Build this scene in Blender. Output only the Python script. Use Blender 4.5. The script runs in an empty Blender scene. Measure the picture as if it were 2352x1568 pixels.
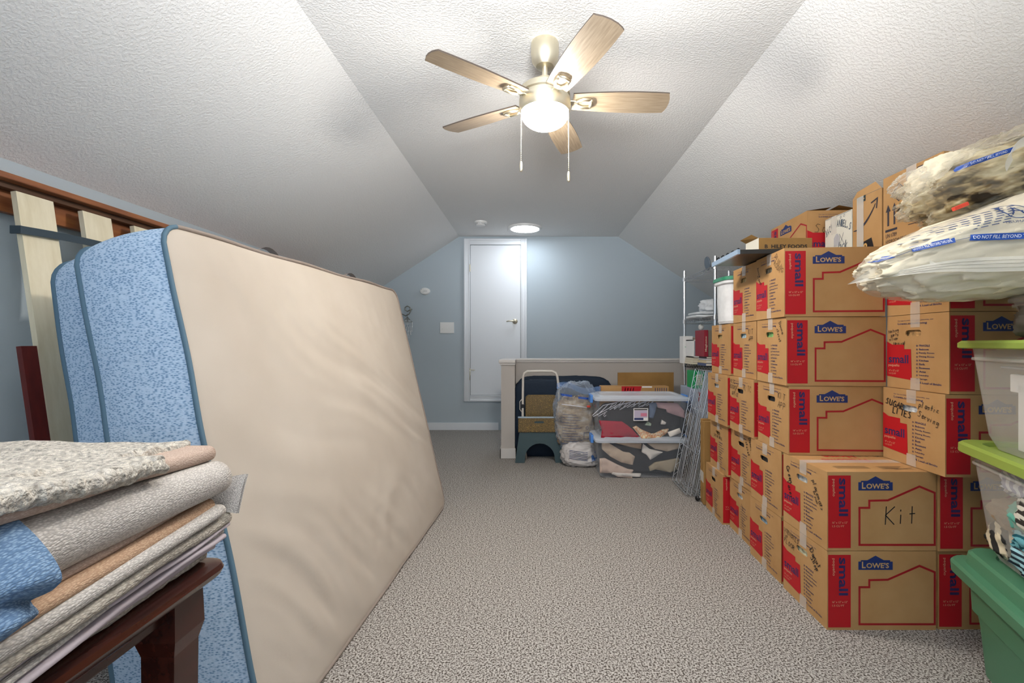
import bpy, bmesh, math, random
from mathutils import Vector, Matrix, noise
from mathutils.bvhtree import BVHTree

# ------------------------------------------------------------------ camera, world, light, exposure
SC = bpy.context.scene
COL = SC.collection
CAM_Z = 1.09
F = 1050.0
VX, VY = 1225.0, 789.0
cd = bpy.data.cameras.new('camera')
cam = bpy.data.objects.new('camera', cd)
COL.objects.link(cam)
cam.location = (0, 0, CAM_Z)
cam.rotation_euler = (math.radians(90), 0, 0)
cd.sensor_width = 36.0
cd.lens = 36.0 * F / 2352.0
cd.shift_x = -(VX - 1176.0) / 2352.0
cd.shift_y = (VY - 784.0) / 2352.0
cd.clip_start = 0.02
SC.camera = cam
SC.view_settings.view_transform = 'Standard'
SC.view_settings.look = 'None'
SC.view_settings.gamma = 1.0
SC.view_settings.use_curve_mapping = False
SC.view_settings.exposure = 0.15

W = bpy.data.worlds.new('world')
SC.world = W
W.use_nodes = True
bg = W.node_tree.nodes['Background']
bg.inputs[0].default_value = (0.62, 0.76, 1.0, 1)
bg.inputs[1].default_value = 1.5

def area_light(name, loc, rot, size, size_y, power, color, shape='RECTANGLE', spread=180):
    l = bpy.data.lights.new(name, 'AREA')
    l.shape = shape
    l.size = size
    if shape in ('RECTANGLE', 'ELLIPSE'):
        l.size_y = size_y
    l.energy = power
    l.color = color
    l.spread = math.radians(spread)
    o = bpy.data.objects.new(name, l)
    o.location = loc
    o.rotation_euler = rot
    COL.objects.link(o)
    return o
# daylight entering through the two windows of the wall behind the camera
area_light('daylight_near_window', (-0.62, -1.17, 1.25), (math.radians(90), 0, 0), 0.8, 1.1, 9, (0.58, 0.77, 1.0))
area_light('daylight_far_window', (0.62, -1.17, 1.25), (math.radians(90), 0, 0), 0.8, 1.1, 3, (0.85, 0.93, 1.0))
# added fill light aimed up at the ceiling, standing in for a bounced flash
area_light('ceiling_fill', (0.05, -0.85, 1.55), (math.radians(180 - 55), 0, 0), 0.8, 0.8, 50, (0.97, 0.985, 1.0), spread=80)
FAN_EMIT = 200.0      # fan lamp
DISC_EMIT = 27.0     # flush ceiling disc by the far wall
REAR_FILL_EMIT = 6.0     # unseen twin added behind the camera as fill

def at(px, py, d):
    return Vector(((px - VX) * d / F, d, CAM_Z - (py - VY) * d / F))

# ------------------------------------------------------------------ helpers
def lin(c):
    if isinstance(c, str):
        c = [int(c[i:i + 2], 16) / 255 for i in (0, 2, 4)]
    return tuple((v / 12.92 if v <= 0.04045 else ((v + 0.055) / 1.055) ** 2.4) for v in c[:3])

class N:
    """small node builder"""
    def __init__(s, name):
        s.m = bpy.data.materials.new(name)
        s.m.use_nodes = True
        s.t = s.m.node_tree
        s.b = s.t.nodes['Principled BSDF']
        s.out = s.t.nodes['Material Output']
        s._c = None
    def node(s, typ, **kw):
        n = s.t.nodes.new(typ)
        for k, v in kw.items():
            if k.startswith('i_'):
                n.inputs[k[2:].replace('_', ' ')].default_value = v
            else:
                setattr(n, k, v)
        return n
    def link(s, a, b):
        s.t.links.new(a, b)
    def coord(s, scale=(1, 1, 1), rot=(0, 0, 0), kind='Object'):
        tc = s.node('ShaderNodeTexCoord')
        mp = s.node('ShaderNodeMapping')
        mp.inputs['Scale'].default_value = scale
        mp.inputs['Rotation'].default_value = rot
        s.link(tc.outputs[kind], mp.inputs['Vector'])
        return mp.outputs['Vector']
    def noise(s, vec, scale, detail=4, rough=0.55):
        n = s.node('ShaderNodeTexNoise')
        n.inputs['Scale'].default_value = scale
        n.inputs['Detail'].default_value = detail
        n.inputs['Roughness'].default_value = rough
        s.link(vec, n.inputs['Vector'])
        return n.outputs['Fac']
    def ramp(s, fac, stops):
        r = s.node('ShaderNodeValToRGB')
        e = r.color_ramp.elements
        e[0].position, e[0].color = stops[0][0], (*lin(stops[0][1]), 1)
        e[1].position, e[1].color = stops[-1][0], (*lin(stops[-1][1]), 1)
        for p, c in stops[1:-1]:
            k = e.new(p)
            k.color = (*lin(c), 1)
        s.link(fac, r.inputs['Fac'])
        return r.outputs['Color']
    def mix(s, fac, a, b, blend='MIX'):
        m = s.node('ShaderNodeMix', data_type='RGBA', blend_type=blend)
        if isinstance(fac, (int, float)):
            m.inputs[0].default_value = fac
        else:
            s.link(fac, m.inputs[0])
        for i, v in ((6, a), (7, b)):
            if isinstance(v, (str, tuple)):
                m.inputs[i].default_value = (*lin(v), 1)
            else:
                s.link(v, m.inputs[i])
        return m.outputs[2]
    def bump(s, h, strength=0.3, dist=0.002):
        b = s.node('ShaderNodeBump')
        b.inputs['Strength'].default_value = strength
        b.inputs['Distance'].default_value = dist
        s.link(h, b.inputs['Height'])
        s.link(b.outputs['Normal'], s.b.inputs['Normal'])
        return b
    def set(s, rough=0.6, metal=0.0, spec=0.5, **kw):
        s.b.inputs['Roughness'].default_value = rough
        s.b.inputs['Metallic'].default_value = metal
        s.b.inputs['Specular IOR Level'].default_value = spec
        for k, v in kw.items():
            s.b.inputs[k.replace('_', ' ')].default_value = v
        return s
    def color(s, c):
        if isinstance(c, (str, tuple)):
            s.b.inputs['Base Color'].default_value = (*lin(c), 1)
        else:
            s.link(c, s.b.inputs['Base Color'])
        return s

MATS = {}
def mat(name, col, rough=0.6, metal=0.0, spec=0.5, var=0.0, vscale=8, bump=0.0, bscale=60, bdist=0.002, **kw):
    if name in MATS:
        return MATS[name]
    n = N(name)
    n.set(rough, metal, spec, **kw)
    if var or bump:
        v = n.coord()
    if var:
        c = lin(col)
        f = n.noise(v, vscale)
        hi = tuple(min(1, x * (1 + var)) for x in (int(col[i:i + 2], 16) / 255 for i in (0, 2, 4)))
        lo = tuple(x * (1 - var) for x in (int(col[i:i + 2], 16) / 255 for i in (0, 2, 4)))
        n.color(n.ramp(f, [(0.3, lo), (0.7, hi)]))
    else:
        n.color(col)
    if bump:
        n.bump(n.noise(v, bscale, 3), bump, bdist)
    MATS[name] = n.m
    return n.m

def clear_mat(name, tint, opac=0.3, rough=0.15, bump=0.0, bscale=20):
    n = N(name)
    n.set(rough, 0, 0.6).color(tint)
    tr = n.node('ShaderNodeBsdfTransparent')
    mx = n.node('ShaderNodeMixShader')
    lw = n.node('ShaderNodeLayerWeight')
    lw.inputs['Blend'].default_value = 0.35
    mp = n.node('ShaderNodeMapRange')
    mp.inputs['To Min'].default_value = opac
    mp.inputs['To Max'].default_value = min(1, opac + 0.45)
    n.link(lw.outputs['Facing'], mp.inputs['Value'])
    n.link(mp.outputs['Result'], mx.inputs[0])
    n.link(tr.outputs[0], mx.inputs[1])
    n.link(n.b.outputs[0], mx.inputs[2])
    n.link(mx.outputs[0], n.out.inputs['Surface'])
    if bump:
        v = n.coord()
        n.bump(n.noise(v, bscale, 5, 0.6), bump, 0.01)
    MATS[name] = n.m
    return n.m

def emit_mat(name, col, strength):
    n = N(name)
    n.color(col)
    n.b.inputs['Emission Color'].default_value = (*col, 1) if isinstance(col, tuple) else (*lin(col), 1)
    n.b.inputs['Emission Strength'].default_value = strength
    return n.m

class MB:
    """collects geometry of one mesh"""
    def __init__(s):
        s.v, s.f, s.m, s.sm = [], [], [], []
    def add(s, verts, faces, mi=0, smooth=False, M=None):
        o = len(s.v)
        for p in verts:
            p = Vector(p)
            s.v.append(M @ p if M else p)
        for f in faces:
            s.f.append([i + o for i in f])
            s.m.append(mi)
            s.sm.append(smooth)
        return s
    def bm(s, b, mi=0, smooth=False, M=None):
        b.verts.index_update()
        s.add([v.co.copy() for v in b.verts], [[v.index for v in f.verts] for f in b.faces], mi, smooth, M)
        b.free()
        return s
    def box(s, x0, x1, y0, y1, z0, z1, bev=0.0, mi=0, M=None, seg=2):
        b = bmesh.new()
        bmesh.ops.create_cube(b, size=1)
        for v in b.verts:
            v.co = Vector(((x0 + x1) / 2 + v.co.x * (x1 - x0), (y0 + y1) / 2 + v.co.y * (y1 - y0), (z0 + z1) / 2 + v.co.z * (z1 - z0)))
        if bev:
            bmesh.ops.bevel(b, geom=b.edges[:], offset=bev, segments=seg, affect='EDGES', profile=0.5)
        return s.bm(b, mi, False, M)
    def tube(s, pts, r, n=8, mi=0, closed=False, M=None, cap=True):
        pts = [Vector(p) for p in pts]
        k = len(pts)
        rr = r if isinstance(r, (list, tuple)) else [r] * k
        vs, fs = [], []
        up = None
        for i, p in enumerate(pts):
            a = pts[(i - 1) % k] if (closed or i > 0) else p
            c = pts[(i + 1) % k] if (closed or i < k - 1) else p
            t = (c - a)
            t = t.normalized() if t.length > 1e-9 else Vector((0, 0, 1))
            if up is None:
                up = t.orthogonal().normalized()
            up = (up - t * up.dot(t))
            up = up.normalized() if up.length > 1e-6 else t.orthogonal().normalized()
            q = t.cross(up)
            for j in range(n):
                an = 2 * math.pi * j / n
                vs.append(p + (up * math.cos(an) + q * math.sin(an)) * rr[i])
        for i in range(k if closed else k - 1):
            for j in range(n):
                a, b_ = i * n + j, i * n + (j + 1) % n
                c, d = ((i + 1) % k) * n + (j + 1) % n, ((i + 1) % k) * n + j
                fs.append((a, b_, c, d))
        if cap and not closed:
            fs.append(tuple(range(n))[::-1])
            fs.append(tuple((k - 1) * n + j for j in range(n)))
        return s.add(vs, fs, mi, True, M)
    def lathe(s, prof, c=(0, 0, 0), n=32, mi=0, M=None, sx=1, sy=1):
        vs, fs = [], []
        k = len(prof)
        for (r, z) in prof:
            for j in range(n):
                a = 2 * math.pi * j / n
                vs.append((c[0] + r * math.cos(a) * sx, c[1] + r * math.sin(a) * sy, c[2] + z))
        for i in range(k - 1):
            for j in range(n):
                fs.append((i * n + j, i * n + (j + 1) % n, (i + 1) * n + (j + 1) % n, (i + 1) * n + j))
        fs.append(tuple(range(n))[::-1])
        fs.append(tuple((k - 1) * n + j for j in range(n)))
        return s.add(vs, fs, mi, True, M)
    def loft(s, loops, mi=0, smooth=True, cap0=True, cap1=True, M=None):
        n = len(loops[0])
        vs = [p for l in loops for p in l]
        fs = []
        for i in range(len(loops) - 1):
            for j in range(n):
                fs.append((i * n + j, i * n + (j + 1) % n, (i + 1) * n + (j + 1) % n, (i + 1) * n + j))
        if cap0:
            fs.append(tuple(range(n))[::-1])
        if cap1:
            fs.append(tuple((len(loops) - 1) * n + j for j in range(n)))
        return s.add(vs, fs, mi, smooth, M)
    def grid(s, fn, nu, nv, mi=0, smooth=True):
        vs = [fn(i / nu, j / nv) for j in range(nv + 1) for i in range(nu + 1)]
        fs = [(j * (nu + 1) + i, j * (nu + 1) + i + 1, (j + 1) * (nu + 1) + i + 1, (j + 1) * (nu + 1) + i)
              for j in range(nv) for i in range(nu)]
        return s.add(vs, fs, mi, smooth)
    def blob(s, c, r, e=0.8, nz=0.12, ns=3.0, seed=0, nu=40, nv=24, mi=0, ridge=0.0, rot=None, zmin=None, fl=None):
        c = Vector(c)
        so = Vector((seed * 7.3, seed * 3.1, seed * 1.7))
        def pw(a, k):
            return math.copysign(abs(a) ** k, a)
        R = rot or Matrix.Identity(3)
        vs, fs = [], []
        for j in range(nv + 1):
            ph = -math.pi / 2 + math.pi * j / nv
            for i in range(nu):
                th = 2 * math.pi * i / nu
                d = Vector((pw(math.cos(ph), e) * pw(math.cos(th), e), pw(math.cos(ph), e) * pw(math.sin(th), e), pw(math.sin(ph), e)))
                q = d * ns + so
                k = 1 + nz * noise.noise(q) + nz * 0.5 * noise.noise(q * 2.3)
                if ridge:
                    k += ridge * (0.5 - abs(noise.noise(q * 2.1 + Vector((5, 5, 5))))) + ridge * 0.5 * (0.5 - abs(noise.noise(q * 4.3)))
                p = R @ Vector((d.x * r[0] * k, d.y * r[1] * k, d.z * r[2] * k)) + c
                if zmin is not None and p.z < zmin:
                    p.z = zmin
                if fl:
                    p = fl(p)
                vs.append(p)
        for j in range(nv):
            for i in range(nu):
                fs.append((j * nu + i, j * nu + (i + 1) % nu, (j + 1) * nu + (i + 1) % nu, (j + 1) * nu + i))
        return s.add(vs, fs, mi, True)
    def build(s, name, mats, parent=None, world=True, recalc=True, weld=False):
        me = bpy.data.meshes.new(name)
        off = Vector(parent.location) if (parent is not None and world) else Vector((0, 0, 0))
        if parent is not None and world and parent.parent is not None:
            off = off + Vector(parent.parent.location)
        me.from_pydata([tuple(v - off) for v in s.v], [], s.f)
        if not isinstance(mats, (list, tuple)):
            mats = [mats]
        for m in mats:
            me.materials.append(m)
        me.polygons.foreach_set('material_index', s.m)
        me.polygons.foreach_set('use_smooth', s.sm)
        if recalc or weld:
            b = bmesh.new()
            b.from_mesh(me)
            if weld:
                bmesh.ops.remove_doubles(b, verts=b.verts[:], dist=1e-5)
            if recalc:
                bmesh.ops.recalc_face_normals(b, faces=b.faces[:])
            b.to_mesh(me)
            b.free()
        me.update()
        o = bpy.data.objects.new(name, me)
        COL.objects.link(o)
        o.parent = parent
        return o

def tag(o, label=None, cat=None, group=None, kind=None):
    if label: o['label'] = label
    if cat: o['category'] = cat
    if group: o['group'] = group
    if kind: o['kind'] = kind
    return o

def thing(name, loc, label, cat, group=None, rz=0.0, rot=None):
    o = bpy.data.objects.new(name, None)
    o.empty_display_size = 0.05
    o.location = loc
    o.rotation_euler = rot if rot else (0, 0, rz)
    COL.objects.link(o)
    return tag(o, label, cat, group)

def reuse(name, src, parent):
    o = bpy.data.objects.new(name, src.data)
    COL.objects.link(o)
    o.parent = parent
    return o

_tc = {}
def text_geo(s, off=0.0, shear=0.0):
    k = (s, off, shear)
    if k not in _tc:
        c = bpy.data.curves.new('t', 'FONT')
        c.body = s
        c.size = 1
        c.resolution_u = 2
        c.offset = off
        c.shear = shear
        o = bpy.data.objects.new('t', c)
        COL.objects.link(o)
        dg = bpy.context.evaluated_depsgraph_get()
        me = bpy.data.meshes.new_from_object(o.evaluated_get(dg))
        vs = [(v.co.x, v.co.y) for v in me.vertices]
        fs = [tuple(p.vertices) for p in me.polygons]
        bpy.data.objects.remove(o)
        bpy.data.curves.remove(c)
        bpy.data.meshes.remove(me)
        x0 = min((v[0] for v in vs), default=0); x1 = max((v[0] for v in vs), default=1)
        y0 = min((v[1] for v in vs), default=0); y1 = max((v[1] for v in vs), default=1)
        _tc[k] = (vs, fs, x0, x1, y0, y1)
    return _tc[k]

class Pr:
    """flat print in a 2-D frame, (u,v) in metres, layered"""
    def __init__(s):
        s.items = []
    def poly(s, pts, mi, layer=1):
        s.items.append((pts, [tuple(range(len(pts)))], mi, layer))
    def rect(s, u0, v0, u1, v1, mi, layer=1):
        s.poly([(u0, v0), (u1, v0), (u1, v1), (u0, v1)], mi, layer)
    def text(s, t, u, v, w, h, mi, layer=2, off=0.0, rot=0, shear=0.0, fit=True):
        vs, fs, x0, x1, y0, y1 = text_geo(t, off, shear)
        sy = h / (y1 - y0)
        sx = w / (x1 - x0) if fit else sy
        cr, sr = math.cos(math.radians(rot)), math.sin(math.radians(rot))
        pts = []
        for (x, y) in vs:
            a, b = (x - x0) * sx, (y - y0) * sy
            pts.append((u + a * cr - b * sr, v + a * sr + b * cr))
        s.items.append((pts, fs, mi, layer))
    def line(s, pts, w, mi, layer=1, closed=False):
        P_ = []
        for p in pts:
            p = Vector(p)
            if not P_ or (p - P_[-1]).length > 1e-6:
                P_.append(p)
        if closed and (P_[0] - P_[-1]).length < 1e-6:
            P_.pop()
        n = len(P_)
        if n < 2:
            return
        L, R = [], []
        for i in range(n):
            a = P_[(i - 1) % n] if (closed or i > 0) else None
            c = P_[(i + 1) % n] if (closed or i < n - 1) else None
            d1 = (P_[i] - a).normalized() if a is not None else (c - P_[i]).normalized()
            d2 = (c - P_[i]).normalized() if c is not None else d1
            n1, n2 = Vector((-d1.y, d1.x)), Vector((-d2.y, d2.x))
            mt = n1 + n2
            mt = mt.normalized() if mt.length > .2 else n1
            k = w / 2 / max(.45, mt.dot(n1))
            L.append(tuple(P_[i] + mt * k)); R.append(tuple(P_[i] - mt * k))
        fs = [(i, n + i, n + (i + 1) % n, (i + 1) % n) for i in range(n if closed else n - 1)]
        s.items.append((L + R, fs, mi, layer))
    def ring(s, u, v, r, w, mi, layer=1, n=12, sy=1.0):
        s.line([(u + r * math.cos(2 * math.pi * i / n), v + r * sy * math.sin(2 * math.pi * i / n)) for i in range(n)], w, mi, layer, True)
    def put(s, mb, o, ux, vx, nrm, step=0.0004):
        o, ux, vx, nrm = Vector(o), Vector(ux), Vector(vx), Vector(nrm)
        for pts, fs, mi, layer in s.items:
            mb.add([o + ux * p[0] + vx * p[1] + nrm * (layer * step) for p in pts], fs, mi)
        return mb
    def project(s, mb, o, ux, vx, direc, bvh, step=0.0012, cut=0.012):
        """lay the print onto a curved surface by casting along direc"""
        o, ux, vx, direc = Vector(o), Vector(ux), Vector(vx), Vector(direc).normalized()
        for pts, fs, mi, layer in s.items:
            b = bmesh.new()
            vv = [b.verts.new((p[0], p[1], 0)) for p in pts]
            for f in fs:
                try:
                    b.faces.new([vv[i] for i in f])
                except ValueError:
                    pass
            for _ in range(5):
                le = [e for e in b.edges if e.calc_length() > cut]
                if not le:
                    break
                bmesh.ops.subdivide_edges(b, edges=le, cuts=1, use_grid_fill=True)
            ok = True
            last = None
            for v in b.verts:
                p = o + ux * v.co.x + vx * v.co.y
                h = bvh.ray_cast(p, direc)
                if h[0] is None:
                    v.tag = True
                    continue
                v.co = h[0] - direc * (0.0015 + layer * step)
                v.tag = False
            dead = [v for v in b.verts if v.tag]
            if dead:
                bmesh.ops.delete(b, geom=dead, context='VERTS')
            b.verts.ensure_lookup_table()
            b.verts.index_update()
            if len(b.faces):
                mb.bm(b, mi)
            else:
                b.free()
        return mb

# single-stroke letters for marker handwriting
ST = {
'A': ['0,0 .45,1 .9,0', '.2,.4 .75,.42'], 'B': ['0,0 0,1 .5,.95 .6,.75 0,.55 .7,.4 .6,.05 0,0'], 'C': ['.8,.85 .4,1 .05,.6 .1,.2 .5,0 .85,.15'],
'D': ['.1,0 .1,1', '0,1 .6,.85 .8,.4 .5,.05 .05,0'], 'E': ['.7,1 0,1 0,0 .75,0', '0,.5 .55,.52'], 'F': ['0,0 0,1 .7,1', '0,.55 .5,.55'],
'G': ['.8,.85 .4,1 .05,.6 .1,.15 .5,0 .85,.2 .85,.45 .5,.45'], 'H': ['0,0 0,1', '.7,0 .7,1', '0,.5 .7,.5'], 'I': ['.1,0 .1,1'], 'J': ['.6,1 .6,.2 .3,0 0,.2'],
'K': ['.1,0 .1,1', '.7,1 .1,.5 .75,0'], 'L': ['0,1 0,0 .65,0'], 'M': ['0,0 .1,1 .45,.3 .8,1 .9,0'], 'N': ['0,0 0,1 .7,0 .7,1'],
'O': ['.4,1 .05,.6 .1,.15 .45,0 .8,.35 .75,.8 .4,1'], 'P': ['.05,0 .05,1 .6,.95 .65,.6 .05,.5'], 'R': ['0,0 0,1 .6,.9 .6,.6 0,.5 .7,0'],
'S': ['.7,.85 .35,1 .1,.75 .6,.4 .5,.05 0,.1'], 'T': ['0,1 .8,1', '.4,1 .4,0'], 'U': ['0,1 .05,.2 .35,0 .65,.2 .7,1'], 'V': ['0,1 .35,0 .75,1'],
'W': ['0,1 .2,0 .45,.7 .7,0 .95,1'], 'X': ['0,1 .7,0', '.7,1 0,0'], 'Y': ['0,1 .35,.5 .7,1', '.35,.5 .3,0'], 'Z': ['0,1 .7,1 0,0 .75,0'],
'a': ['.55,.5 .2,.55 .05,.2 .3,0 .55,.3 .55,.55 .6,0'], 'b': ['0,1 0,0 .4,.05 .5,.4 .05,.45'], 'c': ['.5,.45 .15,.5 .05,.15 .5,.05'], 'd': ['.5,1 .5,0 .1,.05 .1,.4 .5,.45'],
'e': ['.05,.25 .5,.35 .3,.55 .05,.3 .2,0 .55,.1'], 'g': ['.5,.5 .1,.5 .1,.15 .5,.2 .5,.5 .45,-.3 .1,-.3'], 'h': ['0,1 0,0', '0,.4 .35,.5 .4,0'], 'i': ['.1,.5 .1,0', '.1,.7 .12,.75'],
'k': ['0,1 0,0', '.4,.5 0,.25 .45,0'], 'l': ['.1,1 .1,0'], 'm': ['0,0 0,.5', '0,.4 .2,.5 .25,0', '.25,.4 .5,.5 .55,0'], 'n': ['0,0 0,.5', '0,.35 .3,.5 .4,0'],
'o': ['.3,.5 .05,.3 .15,0 .45,.15 .3,.5'], 'p': ['0,.5 0,-.4', '0,.45 .4,.45 .4,.1 0,.1'], 'r': ['0,.5 .05,0', '.03,.3 .35,.5'], 's': ['.4,.45 .1,.45 .35,.2 .05,0'],
't': ['.2,.9 .2,0', '0,.5 .45,.55'], 'u': ['0,.5 .1,.05 .4,.1 .4,.5 .45,0'], 'v': ['0,.5 .2,0 .45,.5'], 'w': ['0,.5 .15,0 .3,.4 .5,0 .6,.5'], 'y': ['0,.5 .25,.1', '.5,.5 .15,-.3'],
'/': ['0,0 .6,1'], '1': ['0,.8 .2,1 .2,0'], '-': ['0,.4 .5,.4'],
}
def hand(pr, s, u, v, h, w, mi, rot=0, seed=0, wd=0.75, layer=4):
    rnd = random.Random(seed)
    cr, sr = math.cos(math.radians(rot)), math.sin(math.radians(rot))
    x = 0
    for ch in s:
        if ch == ' ':
            x += h * 0.5
            continue
        for stroke in ST.get(ch, []):
            pts = []
            for q in stroke.split():
                a, b = map(float, q.split(','))
                a, b = a * h * wd + b * h * 0.12 + rnd.uniform(-.03, .03) * h, b * h + rnd.uniform(-.04, .04) * h
                a += x
                pts.append((u + a * cr - b * sr, v + a * sr + b * cr))
            pr.line(pts, w, mi, layer)
        x += h * wd * (1.05 if ch.isupper() or ch == 'm' else 0.75)
# ------------------------------------------------------------------ materials of the room
def carpet_mat():
    n = N('carpet')
    v = n.coord()
    f = n.noise(v, 150, 2, 0.75)
    c = n.ramp(f, [(0.41, '4a423c'), (0.47, '7f7872'), (0.505, 'a8a29c'), (0.56, 'c4bfb9')])
    g = n.noise(v, 3.2, 2, 0.5)
    c2 = n.mix(n.ramp(g, [(0.35, (0, 0, 0)), (0.65, (0.25, 0.25, 0.25))]), c, 'a19b95')
    n.color(c2)
    n.set(0.95, 0, 0.1)
    n.bump(n.noise(v, 190, 3, 0.7), 0.7, 0.008)
    return n.m
def plaster_mat():
    n = N('textured_plaster')
    v = n.coord()
    n.color('ecebe9')
    n.set(0.85, 0, 0.2)
    f = n.noise(v, 95, 3, 0.5)
    r = n.ramp(f, [(0.42, (0, 0, 0)), (0.6, (1, 1, 1))])
    n.bump(r, 0.34, 0.004)
    return n.m
def wall_mat():
    n = N('blue_grey_paint')
    v = n.coord()
    n.color('b7c2c9')
    n.set(0.75, 0, 0.25)
    n.bump(n.noise(v, 160, 3), 0.08, 0.002)
    return n.m
M_CARPET, M_PLASTER, M_WALL = carpet_mat(), plaster_mat(), wall_mat()
M_TRIM = mat('white_gloss_paint', 'e9ecf0', 0.35, 0, 0.5)
M_HALF = mat('warm_grey_paint', 'b9b2ab', 0.7, 0, 0.25, bump=0.08, bscale=160)
M_BRASS = mat('satin_nickel', 'e2dac4', 0.42, 1.0)
M_WHITE = mat('white_plastic', 'ecebe8', 0.4)
M_DARK = mat('black_plastic', '1b1b1d', 0.45)
M_CHROME = mat('chrome_wire', 'e0e3e7', 0.28, 1.0)

LK, RK, KZ = -1.963, 2.34, 1.776       # knee walls
LC, RC, CZ = -0.936, 1.073, 2.444      # creases of the flat ceiling
KR = CZ - .651 * (RK - RC)
Y0, Y1 = -1.25, 5.78

# floor, ceiling, walls
MB().box(LK - .1, RK + .1, Y0 - .1, Y1 + .1, -0.08, 0.0).build('floor', M_CARPET)['kind'] = 'structure'
cb = MB()
prof = [(LK - .02, KZ - .013), (LC, CZ), (RC, CZ), (RK + .02, KR - .013)]
for (a, b_) in zip(prof[:-1], prof[1:]):
    cb.add([(a[0], Y0, a[1]), (b_[0], Y0, b_[1]), (b_[0], Y1, b_[1]), (a[0], Y1, a[1]),
            (a[0], Y0, a[1] + .08), (b_[0], Y0, b_[1] + .08), (b_[0], Y1, b_[1] + .08), (a[0], Y1, a[1] + .08)],
           [(0, 1, 2, 3), (7, 6, 5, 4), (0, 4, 5, 1), (3, 2, 6, 7), (0, 3, 7, 4), (1, 5, 6, 2)])
cb.build('ceiling', M_PLASTER, recalc=False)['kind'] = 'structure'
MB().box(LK - .08, LK, Y0, Y1, 0, KZ + .02).build('wall_left', M_WALL)['kind'] = 'structure'
MB().box(RK, RK + .08, Y0, Y1, 0, KR + .02).build('wall_right', M_WALL)['kind'] = 'structure'
def gable(y, th, name, holes=()):
    m = MB()
    if not holes:
        p = [(LK, 0), (RK, 0), (RK, KR), (RC, CZ), (LC, CZ), (LK, KZ)]
        n = len(p)
        vs = [(a, y, b) for a, b in p] + [(a, y + th, b) for a, b in p]
        fs = [tuple(range(n)), tuple(range(n, 2 * n))[::-1]] + [(i, (i + 1) % n, n + (i + 1) % n, n + i) for i in range(n)]
        m.add(vs, fs)
    else:
        def col(x0, x1, z0, z1):
            def top(x):
                if z1 is not None:
                    return z1
                if x < LC: return CZ + (x - LC) * (CZ - KZ) / (LC - LK)
                if x > RC: return CZ - (x - RC) * (CZ - KR) / (RK - RC)
                return CZ
            a, b = top(x0), top(x1)
            vs = [(x0, y, z0), (x1, y, z0), (x1, y, b), (x0, y, a), (x0, y + th, z0), (x1, y + th, z0), (x1, y + th, b), (x0, y + th, a)]
            m.add(vs, [(0, 1, 2, 3), (7, 6, 5, 4), (0, 4, 5, 1), (1, 5, 6, 2), (2, 6, 7, 3), (3, 7, 4, 0)])
        xs = [LK]
        for h in holes: xs += [h[0], h[1]]
        xs += [RK]
        cuts = sorted(set(xs + [LC, RC]))
        for a, b in zip(cuts[:-1], cuts[1:]):
            hh = [h for h in holes if h[0] <= (a + b) / 2 <= h[1]]
            if hh:
                col(a, b, 0, hh[0][2]); col(a, b, hh[0][3], None)
            else:
                col(a, b, 0, None)
    o = m.build(name, M_WALL)
    o['kind'] = 'structure'
    return o
gable(Y1, 0.08, 'wall_back')
WH = [(-1.05, -0.19, 0.68, 1.82), (0.19, 1.05, 0.68, 1.82)]
gable(Y0 - .08, 0.08, 'wall_front', WH)
M_GLASS = clear_mat('window_glass', 'dfe8ee', 0.06, 0.02)
for i, (x0, x1, z0, z1) in enumerate(WH):
    w = thing('window_%d' % (i + 1), ((x0 + x1) / 2, Y0 - .04, z0), None, None)
    w['kind'] = 'structure'
    m = MB()
    for a in ((x0, x0 + .05, z0, z1), (x1 - .05, x1, z0, z1), (x0, x1, z0, z0 + .05), (x0, x1, z1 - .05, z1), (x0, x1, (z0 + z1) / 2 - .02, (z0 + z1) / 2 + .02), ((x0 + x1) / 2 - .01, (x0 + x1) / 2 + .01, z0, z1)):
        m.box(a[0], a[1], Y0 - .065, Y0 - .015, a[2], a[3])
    m.build('window_frame', M_TRIM, w)
    MB().box(x0 + .05, x1 - .05, Y0 - .045, Y0 - .040, z0 + .05, z1 - .05).build('pane', M_GLASS, w)

# baseboards
MB().box(LK, -0.44, Y1 - .016, Y1 - .001, 0, .092, .003).build('baseboard_back', M_TRIM)['kind'] = 'structure'
MB().box(LK + .001, LK + .016, Y0, Y1, 0, .092, .003).build('baseboard_left', M_TRIM)['kind'] = 'structure'
MB().box(RK - .016, RK - .001, Y0, Y1, 0, .092, .003).build('baseboard_right', M_TRIM)['kind'] = 'structure'

# attic door on the back wall
S5 = Y1 / F
def bx(px): return (px - VX) * S5
def bz(py): return CAM_Z - (py - VY) * S5
d = thing('door_1', (bx(1139), Y1, bz(921)), None, None)
d['kind'] = 'structure'
x0, x1, z0, z1 = bx(1066), bx(1210.5), bz(921.5), bz(548.5)
cw = .078
for nm, (a, b_, c, e) in (('casing', (x0, x0 + cw, z0, z1)), ('casing', (x1 - cw, x1, z0, z1)), ('casing', (x0 + cw, x1 - cw, z1 - cw, z1)), ('casing', (x0 + cw, x1 - cw, z0, z0 + cw))):
    m = MB().box(a, b_, Y1 - .020, Y1, c, e, .004)
    # raised outer moulding
    if b_ - a < .1:
        o_ = a if a == x0 else b_ - .028
        m.box(o_, o_ + .028, Y1 - .030, Y1 - .015, c, e, .006)
        i_ = b_ - .014 if a == x0 else a
        m.box(i_, i_ + .014, Y1 - .026, Y1 - .015, c, e, .004)
    else:
        o_ = e - .028 if e == z1 else c
        m.box(a, b_, Y1 - .030, Y1 - .015, o_, o_ + .028, .006)
        i_ = c if e == z1 else e - .014
        m.box(a, b_, Y1 - .026, Y1 - .015, i_, i_ + .014, .004)
    m.build(nm, M_TRIM, d)
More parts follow.
